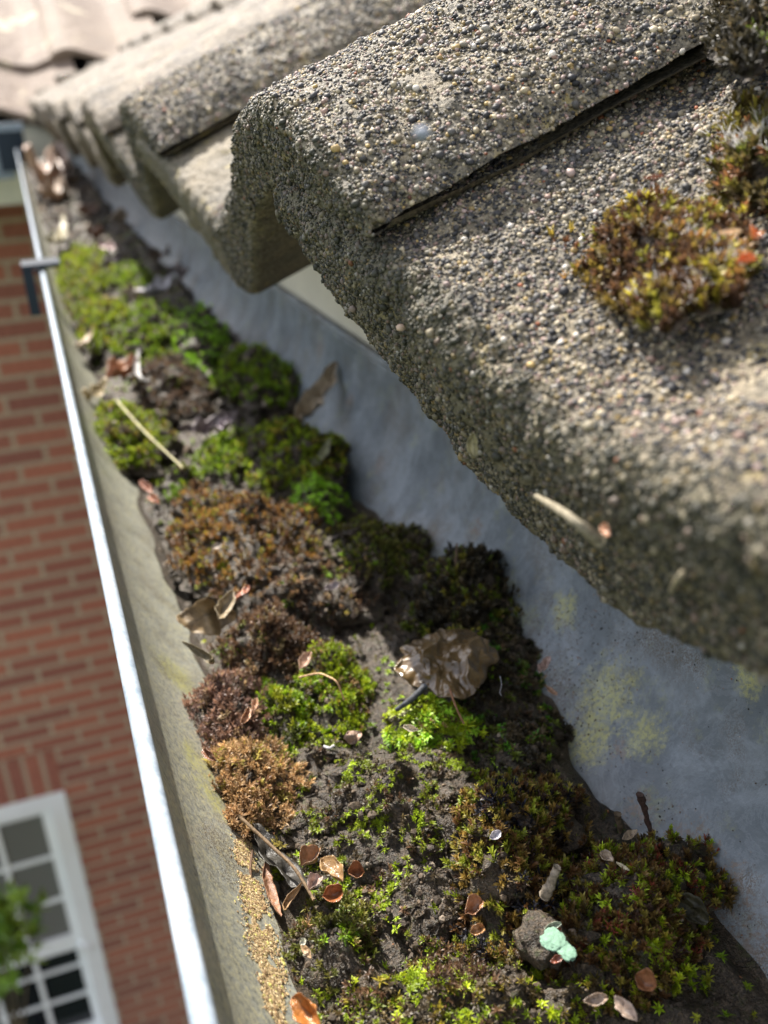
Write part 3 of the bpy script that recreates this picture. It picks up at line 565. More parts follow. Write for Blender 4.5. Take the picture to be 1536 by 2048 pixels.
# ------------------------------------------------------------------ moss cushions
def cushion(name, box_px, zb, h, style, pal, label, spacing=1.25, size=1.0, tip=None, rough=1.0, soil='soil', pw=2.2, bare_lv=-.24, extra=None, plane=None, cat='moss'):
    x0, x1, y0, y1 = box_px
    if plane is None: h = h * .85
    if plane is None:
        zm = zb + h * .55; C_ = W((x0 + x1) / 2, (y0 + y1) / 2, zm); a = (W(x1, (y0 + y1) / 2, zm) - W(x0, (y0 + y1) / 2, zm)) / 2; b_ = (W((x0 + x1) / 2, y0, zm) - W((x0 + x1) / 2, y1, zm)) / 2
        up = np.array([0, 0, 1.0]); C_ = C_.copy(); C_[2] = zb
    else:
        po, pn = plane
        hit = lambda x, y: pix(x, y) * ((pn @ (po + pn * h * .5)) / (pn @ pix(x, y)))
        C_ = hit((x0 + x1) / 2, (y0 + y1) / 2) - pn * h * .5; a = (hit(x1, (y0 + y1) / 2) - hit(x0, (y0 + y1) / 2)) / 2; b_ = (hit((x0 + x1) / 2, y0) - hit((x0 + x1) / 2, y1)) / 2; up = pn
    area = np.linalg.norm(np.cross(a, b_)) * math.pi
    nr_ = int(np.clip(math.sqrt(area) / .0009, 14, 46)); nt_ = nr_ * 3; seed = rng.integers(1, 9999)
    r = np.linspace(0, 1.12, nr_)[:, None]; t = np.linspace(0, 2 * np.pi, nt_, endpoint=False)[None]
    cs = lambda q: np.stack([np.cos(t) * q, np.sin(t) * q, 0 * t], -1)
    ol = 1.03 + .30 * vn(cs(1.3), 1.0, seed) + .22 * vn(cs(3.1), 1.0, seed + 1) + .08 * vn(cs(7.), 1.0, seed + 2)
    rr_ = r * ol; ca = np.cos(t) * rr_; sa = np.sin(t) * rr_
    tl = rng.uniform(0, 6.28); prof_ = np.where(r < 1, (1 - np.clip(r, 0, 1) ** pw) ** 1.0 * (.85 + .15 * (1 - r)) * (1 + .32 * r * np.cos(t - tl)), 0) - np.clip(r - 1, 0, 1) * (2.2 if plane is None else .9)
    Pm = C_ + ca[..., None] * a + sa[..., None] * b_ + (h * prof_)[..., None] * up
    Pm = Pm + (np.clip(1.1 - r, 0, 1) ** .3 * (h * .85 * fbm(Pm, 105, 4, seed) + .0026 * rough * fbm(Pm, 300, 3, seed + 4) + .0007 * vn(Pm, 900, seed + 6)))[..., None] * up
    sk = np.clip(r * 1.6, 0, 1)[..., None] * h
    Pm = Pm + sk * (.35 * np.stack([vn(Pm, 150, seed + 11), vn(Pm, 150, seed + 12), 0 * r + 0 * t], -1) + .25 * np.stack([vn(Pm, 420, seed + 13), vn(Pm, 420, seed + 14), 0 * r + 0 * t], -1)) * (1 if plane is None else .5)
    Gm = gnorm(Pm); Gm = Gm * np.sign((Gm @ up))[..., None]
    e = empty(name, tuple(C_), label, cat, None)
    mk('soil_pad', Pm.reshape(-1, 3), gridF(nr_, nt_).reshape(-1, 4), M[soil], e)
    # close the seam
    i = np.arange(nr_ - 1); F2 = np.stack([i * nt_ + nt_ - 1, (i + 1) * nt_ + nt_ - 1, (i + 1) * nt_, i * nt_], -1)
    me = e.children[0].data if e.children else None
    ob = [c for c in COL.objects if c.parent == e][-1]; bpy.data.objects.remove(ob)
    mk('soil_pad', Pm.reshape(-1, 3), np.concatenate([gridF(nr_, nt_), F2]), M[soil], e)
    cnt = int(area * 1.6 / (spacing * .001) ** 2); 
    rs = np.sqrt(rng.uniform(0, 1, cnt)) * (nr_ - 1) / 1.12 * (1.03 if plane is None else 1.11); ts = rng.uniform(0, nt_ - .01, cnt); ri = np.clip(rs.astype(int), 0, nr_ - 2); tj = ts.astype(int)
    f_ = (rs - ri)[:, None]; g_ = (ts - tj)[:, None]; tk = (tj + 1) % nt_
    Q = (Pm[ri, tj] * (1 - g_) + Pm[ri, tk] * g_) * (1 - f_) + (Pm[ri + 1, tj] * (1 - g_) + Pm[ri + 1, tk] * g_) * f_; Nq = Gm[ri, tj]
    bare = fbm(Q, 150, 3, 731) > bare_lv + .15 * rng.normal(0, 1, cnt); Q = Q[bare]; Nq = Nq[bare]
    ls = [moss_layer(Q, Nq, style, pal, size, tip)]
    if extra:
        for st, pl, frac, sz in extra:
            fld = fbm(Q, 140, 3, 900 + (7 if st == 'star' else 0)) + .12 * rng.normal(0, 1, len(Q)); sel = fld > np.quantile(fld, 1 - frac) * .4 + .6 * (.62 - 1.1 * frac); 
            if sel.sum(): ls.append(moss_layer(Q[sel], Nq[sel], st, pl, sz))
    nc_ = int(area * (.9 if plane is None else .5) / .0011 ** 2); nc_ = min(nc_, 2600)
    rs = np.sqrt(rng.uniform(0, 1, nc_)) * (nr_ - 1) / 1.12 * 1.06; ts = rng.uniform(0, nt_ - .01, nc_); ri = np.clip(rs.astype(int), 0, nr_ - 2); tj = ts.astype(int)
    Pq = Pm[ri, tj] + rng.normal(0, .0004, (nc_, 3)); far_ = max(1.0, float(np.linalg.norm(C_)) / .35)
    rc = np.clip(np.exp(rng.normal(math.log(.00038 * far_), .5, nc_)), .0001, .0016 * far_)
    kc = np.array([(.022, .017, .012), (.05, .037, .026), (.095, .070, .048), (.17, .125, .085), (.26, .21, .16)])[rng.choice(5, nc_, p=[.28, .3, .24, .13, .05])]
    Vc, Fc, Cc = grains(Pq, Gm[ri, tj], rc, kc, .65); cr2 = mk('soil_crumbs', Vc, Fc, M['twig'], e, Cc, False); cr2['kind'] = 'stuff'
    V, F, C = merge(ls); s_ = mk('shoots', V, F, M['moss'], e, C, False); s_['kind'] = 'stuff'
    return e
Zf = -.168
cl = [
 # far to near
 ('moss_cushion', (120, 215, 490, 590), -.160, .012, 'tuft', YEL, 'small olive moss tuft beside the dark rim bracket', 3.2, 2.0),
 ('moss_cushion', (225, 300, 525, 580), -.160, .012, 'tuft', GREEN, 'small green moss tuft left of the pale far leaf', 3.2, 2.0),
 ('moss_cushion', (145, 290, 590, 690), -.160, .016, 'tuft', YEL, 'yellow-brown moss hummock below the bracket at the rim', 2.6, 1.7),
 ('moss_cushion', (240, 370, 610, 700), -.158, .018, 'tuft', GREEN, 'mid-green moss hummock in the middle of the far gutter', 2.4, 1.6),
 ('moss_cushion', (345, 440, 625, 710), -.160, .022, 'tuft', BRIGHT, 'brightest lime green moss dome in the far gutter', 2.2, 1.5),
 ('moss_cushion', (430, 575, 690, 790), -.163, .016, 'tuft', GREEN, 'dark green moss cushion against the far gutter wall', 2.1, 1.4),
 ('moss_cushion', (265, 400, 705, 800), -.163, .017, 'fine', BROWN, 'soft brown moss mound above the dark hollow', 1.9, 1.5),
 ('moss_cushion', (175, 320, 800, 920), -.164, .013, 'tuft', YEL, 'vivid yellow-green moss pad by the rim under the straw', 1.8, 1.25),
 ('moss_cushion', (395, 520, 860, 950), -.167, .009, 'tuft', GREEN, 'low green moss in front of the purple-grey leaf', 1.8, 1.2),
 ('moss_cushion', (490, 680, 830, 950), -.165, .015, 'tuft', YEL, 'green-gold moss cushion below the tan curled leaf', 1.7, 1.2),
 ('moss_cushion', (320, 405, 940, 990), -.166, .009, 'tuft', GREEN, 'small round bright moss knob at the end of the straw', 1.5, 1.0),
 ('moss_cushion', (585, 680, 945, 1040), -.167, .011, 'star', BRIGHT, 'bright green leafy moss ball near the right gutter wall', 1.5, 1.3),
 ('moss_cushion', (330, 610, 955, 1130), -.163, .014, 'fine', ORANGE, 'rusty orange and dark brown moss lump tilting to the rim', 1.35, 1.2),
 ('moss_cushion', (435, 640, 1060, 1160), -.171, .007, 'star', BRIGHT, 'low bright green moss in the gap below the rusty lump', 1.7, 1.1),
 ('moss_cushion', (655, 840, 1030, 1150), -.168, .013, 'tuft', OLIVE, 'dark cushion speckled green, topmost on the right side', 1.6, 1.0),
 ('moss_cushion', (480, 720, 1105, 1235), -.168, .013, 'fine', BROWN, 'grey-brown crumbly mound with tan tips, centre', 1.4, 1.1),
 ('moss_cushion', (450, 625, 1210, 1350), -.167, .013, 'fine', BROWN, 'wiry brown moss mound right of the twisted dead leaf', 1.0, 1.4),
 ('moss_cushion', (815, 1055, 1100, 1260), -.168, .016, 'tuft', DARK + [(1, (.22, .20, .03))], 'blackish bristly moss cushion behind the brown jelly', 1.2, 1.5),
 ('moss_cushion', (920, 1120, 1180, 1400), -.172, .010, 'star', DARK + [(2, (.06, .16, .015))], 'dark green shaded moss right of the brown jelly', 1.5, 1.3),
 ('moss_cushion', (590, 745, 1280, 1440), -.169, .011, 'fine', YEL, 'dense yellow-green moss cushion under the curved tan stalk', .85, 1.0),
 ('moss_cushion', (490, 630, 1365, 1480), -.170, .008, 'tuft', GREEN, 'feathery green moss between brown sprigs and stalk', 1.1, 1.15),
 ('moss_cushion', (372, 515, 1335, 1500), -.167, .010, 'fine', [(3, (.26, .15, .10)), (2, (.16, .10, .08)), (1, (.34, .24, .13)), (1, (.10, .07, .05))], 'dry pinkish-brown sprigs at the left gutter wall', 1.0, 1.7),
 ('moss_cushion', (420, 590, 1455, 1650), -.168, .012, 'fine', TAN, 'sunlit tan coral-like moss clump on the left gutter wall', .8, 1.35),
 ('moss_cushion', (800, 950, 1390, 1490), -.169, .009, 'star', BRIGHT[:2] + YEL[:2], 'luminous green star moss patch below the jelly', 1.15, 1.45),
 ('moss_cushion', (930, 1140, 1410, 1560), -.174, .007, 'star', DARK + [(2, (.07, .19, .015))], 'dark damp moss by the yellow stain on the gutter', 1.6, 1.3),
 ('moss_cushion', (570, 960, 1470, 1720), -.170, .012, 'star', SOILP, 'wide dark soil mound dotted with tiny green stars', 1.2, .8),
 ('moss_cushion', (905, 1155, 1500, 1800), -.170, .015, 'tuft', GOLD + [(3, (.26, .17, .04))], 'golden-brown moss dome with blackened top, right of centre', .95, 1.05),
 ('moss_cushion', (1105, 1440, 1650, 1960), -.171, .011, 'tuft', YEL + GOLD, 'large mixed yellow and rust moss mound, lower right', 1.0, 1.0),
 ('moss_cushion', (730, 960, 1680, 1880), -.171, .008, 'star', SOILP + [(2, (.22, .13, .08))], 'reddish-brown soil mound beside the glossy bud scales', 1.2, .8),
 ('moss_cushion', (560, 760, 1780, 1960), -.171, .007, 'fine', OLIVE, 'olive-brown moss low on the left beside the tan crust', 1.25, 1.2),
 ('moss_cushion', (650, 1130, 1890, 2110), -.170, .010, 'star', YEL + SOILP, 'blurred yellow-green moss mound at the bottom edge', 1.2, .9),
]
for c in cl:
    kw = {}
    L_ = c[6]
    kw['extra'] = [('star', [(2, (.20, .34, .015)), (2, (.30, .40, .02))], .26, .9), ('fine', BROWN + TAN[:1], .30, 1.0)]
    if 'blackish bristly' in L_: kw['extra'] += [('tuft', YEL, .12, 1.3)]
    if 'blackened top' in L_: kw['extra'] = [('fine', [(1, (.012, .012, .018))], .22, 1.6), ('star', YEL, .15, 1.0)]
    if 'lower right' in L_: kw['extra'] = [('star', [(1, (.30, .40, .02))], .22, 1.15), ('fine', [(1, (.20, .05, .03))], .2, 1.2)]
    if 'coral-like' in L_: kw['extra'] = [('star', YEL, .15, .9)]
    if 'soil mound' in L_ or 'crumbly' in L_: kw['bare_lv'] = -.06
    if 'wide dark soil' in L_: kw['extra'] = [('fine', BROWN + OLIVE, .4, .9)]
    if 'rusty orange' in L_: kw['extra'] = [('fine', BROWN, .4, 1.6), ('star', YEL, .15, 1.0)]
    if 'grey-brown crumbly' in L_: kw['extra'] = [('fine', TAN, .2, 1.3), ('star', GREEN, .12, 1.0)]
    if 'bottom edge' in L_: kw['extra'] = [('fine', BROWN, .4, 1.2)]
    if 'reddish-brown soil' in L_: kw['extra'] = [('fine', BROWN, .3, 1.0)]
    cushion(*c[:4], *c[4:6], L_, c[7], c[8], **kw)
# cushions on the tile
NR = np.array([-SN, 0, CN])
pl_ = (ORG + NR * .050, NR)
cushion('moss_cushion', (1125, 1485, 385, 580), 0, .0050, 'tuft', [(4, (.11, .055, .025)), (2, (.20, .14, .03)), (3, (.065, .035, .02)), (2, (.24, .22, .03))], 'bristly red-brown and gold moss cushion on the near tile, fully in frame', 1.0, 1.0, plane=pl_, bare_lv=-.6, pw=1.6, extra=[('tuft', [(1, (.40, .34, .04)), (1, (.26, .14, .04))], .2, 1.15), ('hair', [(2, (.20, .10, .06)), (1, (.12, .06, .04))], .22, .85)])
cushion('moss_cushion', (1385, 1640, 205, 375), 0, .008, 'tuft', [(3, (.12, .09, .03)), (2, (.20, .17, .03)), (2, (.07, .045, .02)), (1, (.26, .12, .05))], 'olive and brown moss cushion cut by the right edge of the frame', 1.2, 1.3, plane=pl_, bare_lv=-.6, pw=1.6, extra=[('hair', OLIVE, .3, 1.2)])
pl2 = (ORG + NR * .070, NR)
cushion('moss_cushion', (1420, 1640, -80, 75), 0, .006, 'tuft', DARK, 'dark moss in the tile joint at the top right corner', 1.5, 1.3, plane=pl2)
cushion('moss_cushion', (1095, 1165, 470, 540), 0, .004, 'tuft', [(3, (.30, .22, .04)), (2, (.16, .07, .03)), (1, (.40, .38, .05))], 'tiny golden moss sprig left of the bristly cushion on the tile', 1.5, 1.2, plane=pl_)

# ------------------------------------------------------------------ leaves, husks, twigs
def place(G2, C_, dx, dy, up):
    dx = unit(np.asarray(dx, float)); up = np.asarray(up, float); dy = unit(np.cross(up, dx)); up = np.cross(dx, dy)
    return C_ + G2[..., 0:1] * dx + G2[..., 1:2] * dy + G2[..., 2:3] * up
def leafgrid(L, Wd, curl=.2, bend=.2, wave=.0, nu=26, nv=15, shape=1.0, seed=0, twist=0.0):
    u = np.linspace(0, 1, nu)[:, None]; v = np.linspace(-1, 1, nv)[None]
    wd = Wd * .5 * np.sin(np.pi * np.clip(u, .0, 1) ** shape) ** .75 + Wd * .012
    x = (u - .5) * L * np.ones_like(v); y = v * wd; z = curl * Wd * (v ** 2) * np.ones_like(u) * np.sin(np.pi * u) ** .5 + bend * L * ((u - .5) ** 2) * 2
    z = z - .03 * Wd * np.exp(-(v / .12) ** 2); a = twist * (u - .5); y, z = y * np.cos(a) - z * np.sin(a), y * np.sin(a) + z * np.cos(a)
    G2 = np.stack([x + 0 * v, y, z + 0 * v], -1); G2[..., 2] += wave * Wd * vn(G2 / Wd, 2.2, seed) + .02 * Wd * vn(G2 / Wd, 9, seed + 1)
    G2[..., 1] += .13 * Wd * vn(G2 / Wd, 1.7, seed + 2) + .05 * Wd * vn(G2 / Wd, 6, seed + 3); G2[..., 0] += .07 * Wd * vn(G2 / Wd, 3, seed + 4)
    return G2
def leafobj(name, C_, dx, up, L, Wd, colr, label, cat, m_='leaf', vein=.6, **kw):
    group = kw.pop('group', None)
    G2 = leafgrid(L, Wd, seed=rng.integers(999), **kw); P = place(G2, C_, dx, None, up); c = np.array(colr)[None, None] * (.85 + .55 * fbm(G2 / Wd, 3.5, 4, 5 + int(rng.integers(99)))[..., None])
    c = c * np.ones(P.shape); mid = np.exp(-(np.linspace(-1, 1, P.shape[1]) / .1) ** 2)[None, :, None]; c = c * (1 - mid * (1 - vein))
    e = mk(name, P.reshape(-1, 3) - C_, gridF(*P.shape[:2]), M[m_], None, np.clip(c.reshape(-1, 3), 0, 1)); e.location = C_
    s = e.modifiers.new('thickness', 'SOLIDIFY'); s.thickness = .00010; s.offset = 0
    return tag(e, label, cat, group)
def dpx(x0, y0, x1, y1, z):                     # a world direction between two spots on one level
    a = W(x0, y0, z); b_ = W(x1, y1, z); return a, b_, (a + b_) / 2, b_ - a, np.linalg.norm(b_ - a)
def L2(x0, y0, x1, y1, z, wpx, colr, label, name='dead_leaf', cat='leaf', up=(0, 0, 1), m_='leaf', tiltz=0, **kw):
    a, b_, c_, d, l = dpx(x0, y0, x1, y1, z); sc_ = .78 if m_ == 'husk' and wpx > 20 else .9; wd = sc_ * wpx / FPX * (c_ @ CF); l *= sc_; kw['wave'] = kw.get('wave', 0) + (.22 if m_ == 'husk' else .1); c_ = c_ - np.array([0, 0, .0008]); d = d + np.array([0, 0, tiltz * l])
    return leafobj(name, c_, d, up, l, wd, colr, label, cat, m_, **kw)
cam_up = (-.25, -.55, .8)
L2(345, 1255, 470, 1215, -.150, 75, (.30, .215, .115), 'twisted tan dead leaf standing against the left gutter wall', up=(.25, -.75, .6), wave=.35, curl=.35, bend=.5, twist=1.2)
L2(425, 1245, 462, 1188, -.142, 36, (.36, .28, .17), 'upright pale lobe of curled leaf above the twisted tan leaf', up=(-.3, -.9, .3), wave=.1, curl=.4, bend=.3)
L2(392, 1292, 452, 1335, -.152, 20, (.30, .25, .15), 'narrow curled olive leaf edge below the twisted tan leaf', up=(-.4, -.6, .6), wave=.1, curl=.6, bend=.9)
L2(580, 838, 688, 768, -.150, 48, (.46, .36, .24), 'tan curled leaf propped up near the right gutter wall', up=(-.45, -.5, .6), wave=.2, curl=.5, bend=.2, tiltz=.3)
L2(350, 870, 480, 835, -.156, 38, (.24, .19, .19), 'purple-grey dead leaf lying across the far moss', up=cam_up, wave=.4, curl=.3)
L2(425, 870, 468, 832, -.152, 26, (.36, .30, .33), 'small pale purple leaf scrap on the purple-grey leaf', up=cam_up, wave=.4, curl=.3)
L2(620, 945, 662, 885, -.156, 22, (.36, .36, .20), 'narrow olive leaf stuck in moss near the right wall', up=cam_up, wave=.1, curl=.3)
L2(275, 600, 345, 560, -.146, 42, (.44, .42, .44), 'pale grey rounded leaf among the far moss', up=cam_up, wave=.2, curl=.2)
L2(75, 385, 140, 335, -.140, 60, (.62, .46, .36), 'crumpled pinkish-beige leaf at the far end of the gutter', up=(-.2, -.8, .5), wave=.6, curl=.4)
L2(90, 400, 135, 372, -.142, 40, (.58, .45, .34), 'beige leaf below the crumpled pinkish one at the far end', up=(-.3, -.7, .5), wave=.6, curl=.3)
L2(100, 510, 140, 455, -.146, 24, (.50, .44, .28), 'cream leaf scrap lying beside the far rim', up=(-.2, -.8, .5), wave=.3, curl=.3)
L2(195, 490, 245, 500, -.150, 20, (.34, .18, .16), 'dull pink leaf scrap in the far gutter', up=cam_up, wave=.3)
L2(150, 700, 188, 665, -.150, 20, (.55, .42, .28), 'light tan leaf scrap on the rim side of the yellow hummock', up=cam_up, wave=.2)
L2(210, 760, 280, 715, -.148, 46, (.44, .22, .12), 'pinkish-orange leaf beside the white curved husk', up=cam_up, wave=.4, curl=.3)
L2(160, 800, 215, 770, -.152, 30, (.52, .42, .24), 'yellowish leaf crumb at the rim above the vivid moss pad', up=cam_up, wave=.5)
_lit = ['beside the crumpled pinkish pile', 'under the tips of the far rolls', 'by the far rim', 'between the two small far moss tufts', 'above the small olive tuft', 'left of the pale grey rounded leaf', 'behind the mid-green hummock', 'against the far gutter wall']
for q_, (x0_, y0_) in enumerate(((150, 430), (215, 440), (105, 440), (200, 530), (170, 470), (250, 585), (300, 520), (340, 545))):
    L2(x0_, y0_, x0_ + 42, y0_ - 14 + 9 * (q_ % 3), -.150, 30, [(.22, .13, .09), (.34, .26, .18), (.14, .09, .06), (.30, .25, .24)][q_ % 4], 'blurred brown leaf litter ' + _lit[q_], up=(rng.uniform(-.5, .5), -.5, .7), wave=.5, curl=.4)
L2(262, 712, 285, 785, -.146, 16, (.72, .70, .68), 'white curved husk hooked over the far moss', name='seed_husk', cat='husk', up=(.4, -.7, .5), wave=.0, curl=.3, bend=.2)
L2(468, 1205, 500, 1170, -.154, 28, (.48, .20, .12), 'small reddish leaf scrap behind the wiry brown mound', up=cam_up, wave=.2, curl=.5, m_='husk')
L2(596, 1345, 622, 1300, -.154, 24, (.52, .34, .24), 'pale orange bud scale above the curved tan stalk', name='bud_scale', cat='bud scale', up=cam_up, m_='husk', curl=.6)
L2(478, 1450, 496, 1412, -.154, 18, (.60, .33, .19), 'salmon bud scale standing on the pinkish-brown sprigs', name='bud_scale', cat='bud scale', up=(-.3, -.9, .2), m_='husk', curl=.7)
L2(505, 1425, 512, 1395, -.156, 14, (.52, .30, .18), 'slim orange bud scale right of the pinkish-brown sprigs', name='bud_scale', cat='bud scale', up=(-.3, -.9, .2), m_='husk', curl=.7)
L2(405, 1490, 440, 1520, -.155, 22, (.30, .15, .09), 'brown glossy bud scale at the wall edge of the tan clump', name='bud_scale', cat='bud scale', up=(-.5, -.6, .5), m_='husk', curl=.7)
L2(685, 1475, 725, 1462, -.156, 28, (.38, .26, .19), 'dull pinkish leaf chip on top of the wide dark soil mound', up=cam_up, wave=.4)
L2(805, 1450, 840, 1458, -.155, 14, (.66, .57, .42), 'cream seed lying on the luminous green patch', name='seed', cat='seed', up=cam_up, m_='husk', curl=.7)
L2(282, 962, 310, 990, -.156, 18, (.48, .24, .17), 'pinkish bud scale by the left wall, upper of the pair', name='bud_scale', cat='bud scale', up=cam_up, m_='husk', curl=.6)
L2(296, 990, 322, 1006, -.156, 16, (.50, .24, .15), 'pinkish bud scale by the left wall, lower of the pair', name='bud_scale', cat='bud scale', up=cam_up, m_='husk', curl=.6)
L2(1080, 1350, 1100, 1312, -.160, 20, (.56, .40, .34), 'pale pink bud scale in the dark moss right of the jelly', name='bud_scale', cat='bud scale', up=(-.6, -.5, .5), m_='husk', curl=.6)
L2(1092, 1368, 1118, 1390, -.162, 12, (.34, .20, .12), 'thin brown flake at the right edge of the dark moss', up=cam_up)
L2(600, 1740, 640, 1690, -.158, 50, (.30, .16, .08), 'dark amber bud scale at the tip of the scale cluster', name='bud_scale', cat='bud scale', up=(-.3, -.4, .8), m_='husk', curl=.7)
L2(640, 1705, 690, 1770, -.155, 50, (.42, .26, .12), 'translucent tan bud scale in the middle of the scale cluster', name='bud_scale', cat='bud scale', up=(.1, -.5, .8), m_='husk', curl=.5)
L2(612, 1780, 645, 1745, -.156, 36, (.50, .36, .30), 'pinkish pale bud scale under the amber one', name='bud_scale', cat='bud scale', up=(-.3, -.5, .8), m_='husk', curl=.6)
L2(640, 1790, 690, 1775, -.154, 42, (.44, .16, .06), 'red-brown shiny bud scale, lowest of the scale cluster', name='bud_scale', cat='bud scale', up=(0, -.6, .8), m_='husk', curl=.6)
L2(692, 1745, 732, 1735, -.156, 44, (.34, .15, .07), 'cupped chestnut bud scale right of the scale cluster', name='bud_scale', cat='bud scale', up=(.2, -.5, .8), m_='husk', curl=.8)
L2(920, 1830, 968, 1790, -.157, 42, (.42, .22, .12), 'glossy brown bud scale pair below the golden dome, upper', name='bud_scale', cat='bud scale', up=(-.2, -.5, .8), m_='husk', curl=.7)
L2(935, 1862, 972, 1848, -.156, 30, (.46, .24, .10), 'glossy brown bud scale pair below the golden dome, lower', name='bud_scale', cat='bud scale', up=(-.1, -.5, .8), m_='husk', curl=.7)
L2(1265, 1945, 1322, 1975, -.154, 48, (.36, .16, .07), 'chestnut bud scale with a white shine at the lower right', name='bud_scale', cat='bud scale', up=(-.2, -.5, .8), m_='husk', curl=.7)
L2(1160, 2000, 1222, 1985, -.155, 28, (.42, .31, .23), 'pale winged seed at the bottom, left of two', name='seed_husk', cat='husk', up=cam_up, m_='husk', curl=.4)
L2(1225, 1985, 1282, 2046, -.154, 34, (.50, .38, .30), 'pale winged seed at the bottom, right of two', name='seed_husk', cat='husk', up=cam_up, m_='husk', curl=.4)
L2(580, 1985, 655, 2060, -.152, 62, (.52, .20, .05), 'orange-brown leaf at the bottom edge near the tan crust', up=(-.3, -.5, .8), curl=.4, bend=.4, m_='husk')
L2(600, 1880, 625, 1915, -.160, 14, (.46, .30, .16), 'small brown seed wing left of the olive moss', name='seed_husk', cat='husk', up=cam_up)
L2(598, 1882, 612, 1874, -.158, 14, (.72, .70, .55), 'tiny cream seed at the left end of the brown wing', name='seed', cat='seed', up=cam_up, m_='husk')
L2(1197, 1700, 1232, 1720, -.156, 24, (.46, .36, .26), 'pale beige bud scale on the large mixed mound', name='bud_scale', cat='bud scale', up=cam_up, m_='husk', curl=.7)
L2(1232, 1718, 1262, 1738, -.156, 8, (.60, .52, .34), 'thin stalk end beside the beige bud scale', name='seed_husk', cat='husk', up=cam_up)
L2(1242, 1675, 1275, 1655, -.158, 16, (.42, .32, .22), 'small tan flake below the burnt moss stalk', up=cam_up)
L2(975, 1672, 1005, 1660, -.153, 22, (.62, .58, .62), 'lilac-white flake on the golden dome', up=cam_up, curl=.5, m_='husk')
L2(520, 1720, 555, 1845, -.166, 28, (.34, .17, .09), 'long reddish-brown leaf sliver beside the tan crust', up=(.5, -.4, .7), curl=.3)
L2(550, 1830, 592, 1770, -.164, 16, (.44, .27, .13), 'bent orange flake right of the reddish sliver', up=(.3, -.5, .7), curl=.6, bend=.9)
L2(495, 1650, 628, 1815, -.166, 62, (.055, .05, .042), 'wet dark grey leaf lying against the left wall', up=(.45, -.2, .85), curl=.15, wave=.2)
L2(1345, 1790, 1425, 1850, -.165, 56, (.05, .045, .02), 'dark slimy leaf at the right edge of the large mixed mound', up=(-.3, -.3, .8), curl=.6, wave=.3)
L2(1085, 1855, 1125, 1840, -.157, 14, (.42, .48, .36), 'pale green-white petal above the mint lichen', name='seed_husk', cat='husk', up=cam_up, m_='husk', curl=.5)
L2(1100, 1862, 1122, 1850, -.1575, 14, (.34, .10, .05), 'red-brown chip under the pale petal', up=cam_up, m_='husk')
L2(1098, 1918, 1128, 1908, -.156, 16, (.30, .10, .06), 'red-brown chip under the mint lichen', up=cam_up, m_='husk')
L2(420, 1095, 445, 1085, -.150, 14, (.44, .36, .28), 'pale chip on the rusty orange lump', up=cam_up, m_='husk')
L2(645, 1178, 680, 1165, -.152, 18, (.42, .36, .36), 'pale lilac chip on the grey-brown crumbly mound', up=cam_up, m_='husk', curl=.5)
def stick(name, pts, r0, r1, colr, label, cat='twig', lump=.25, m_='twig', n_=26):
    P = spl(pts, n_); V, F = tube(P, np.linspace(r0, r1, len(P)), 9, lump, rng.integers(99)); C = np.array(colr) * (1 + .25 * vn(V, 500, 3))[:, None]
    c0 = P[len(P) // 2]; o = mk(name, V - c0, F, M[m_], None, np.clip(C, 0, 1)); o.location = c0; return tag(o, label, cat)
def wp(L): return [W(x, y, z) for x, y, z in L]
stick('stalk', wp([(598, 1355, -.150), (640, 1345, -.1475), (675, 1362, -.147), (688, 1400, -.153)]), .00032, .00022, (.50, .32, .17), 'curved tan stalk arching over the yellow-green cushion', 'stalk')
stick('straw', wp([(232, 800, -.147), (290, 865, -.149), (365, 935, -.152)]), .0006, .0004, (.52, .48, .28), 'straight pale straw crossing the vivid yellow-green pad', 'straw', .1)
stick('twig', wp([(792, 1420, -.160), (822, 1400, -.157), (850, 1372, -.156)]), .0006, .0010, (.06, .065, .075), 'dark grey twig sticking out under the brown jelly')
stick('twig', wp([(900, 1380, -.156), (912, 1415, -.157), (928, 1448, -.160)]), .00035, .00025, (.22, .11, .06), 'thin red-brown twig below the brown jelly')
stick('leaf_stalk', wp([(478, 1632, -.160), (530, 1680, -.161), (590, 1735, -.161), (628, 1800, -.162)]), .00045, .00035, (.15, .10, .055), 'long dark stalk along the wet grey leaf', 'stalk', .15)
stick('twig', wp([(505, 1700, -.164), (500, 1740, -.165), (506, 1778, -.166)]), .0003, .0003, (.12, .07, .04), 'short dark twig over the tan crust')
stick('moss_stalk', wp([(1300, 1660, -.160), (1292, 1630, -.155), (1285, 1605, -.150), (1278, 1588, -.147)]), .0005, .0008, (.05, .028, .022), 'burnt-looking upright stalk on the right moss mound, tallest', 'stalk', .6)
stick('moss_stalk', wp([(1240, 1665, -.160), (1238, 1640, -.156), (1236, 1628, -.154)]), .0006, .0008, (.07, .05, .03), 'short burnt stalk left of the tall one', 'stalk', .6)
stick('moss_stalk', wp([(912, 1130, -.150), (913, 1100, -.142), (914, 1088, -.139)]), .0005, .0003, (.16, .11, .08), 'thin brown stem rising from the blackish cushion', 'stalk', .3)
stick('catkin', wp([(1090, 1795, -.158), (1098, 1775, -.155), (1108, 1752, -.152), (1116, 1736, -.150)]), .0012, .0009, (.24, .20, .15), 'grey-beige catkin piece standing by the golden dome', 'catkin', .5)
stick('root_hair', wp([(1000, 1352, -.150), (1004, 1370, -.149), (999, 1385, -.149), (1003, 1392, -.150)]), .00007, .00006, (.45, .45, .5), 'hair-thin pale fibre hanging from the jelly', 'fibre', 0)
stick('grub', wp([(648, 1493, -.1555), (660, 1497, -.155), (668, 1491, -.155)]), .0004, .0004, (.45, .43, .44), 'tiny white curled grub-like fibre on the dark soil mound', 'fibre', .3)
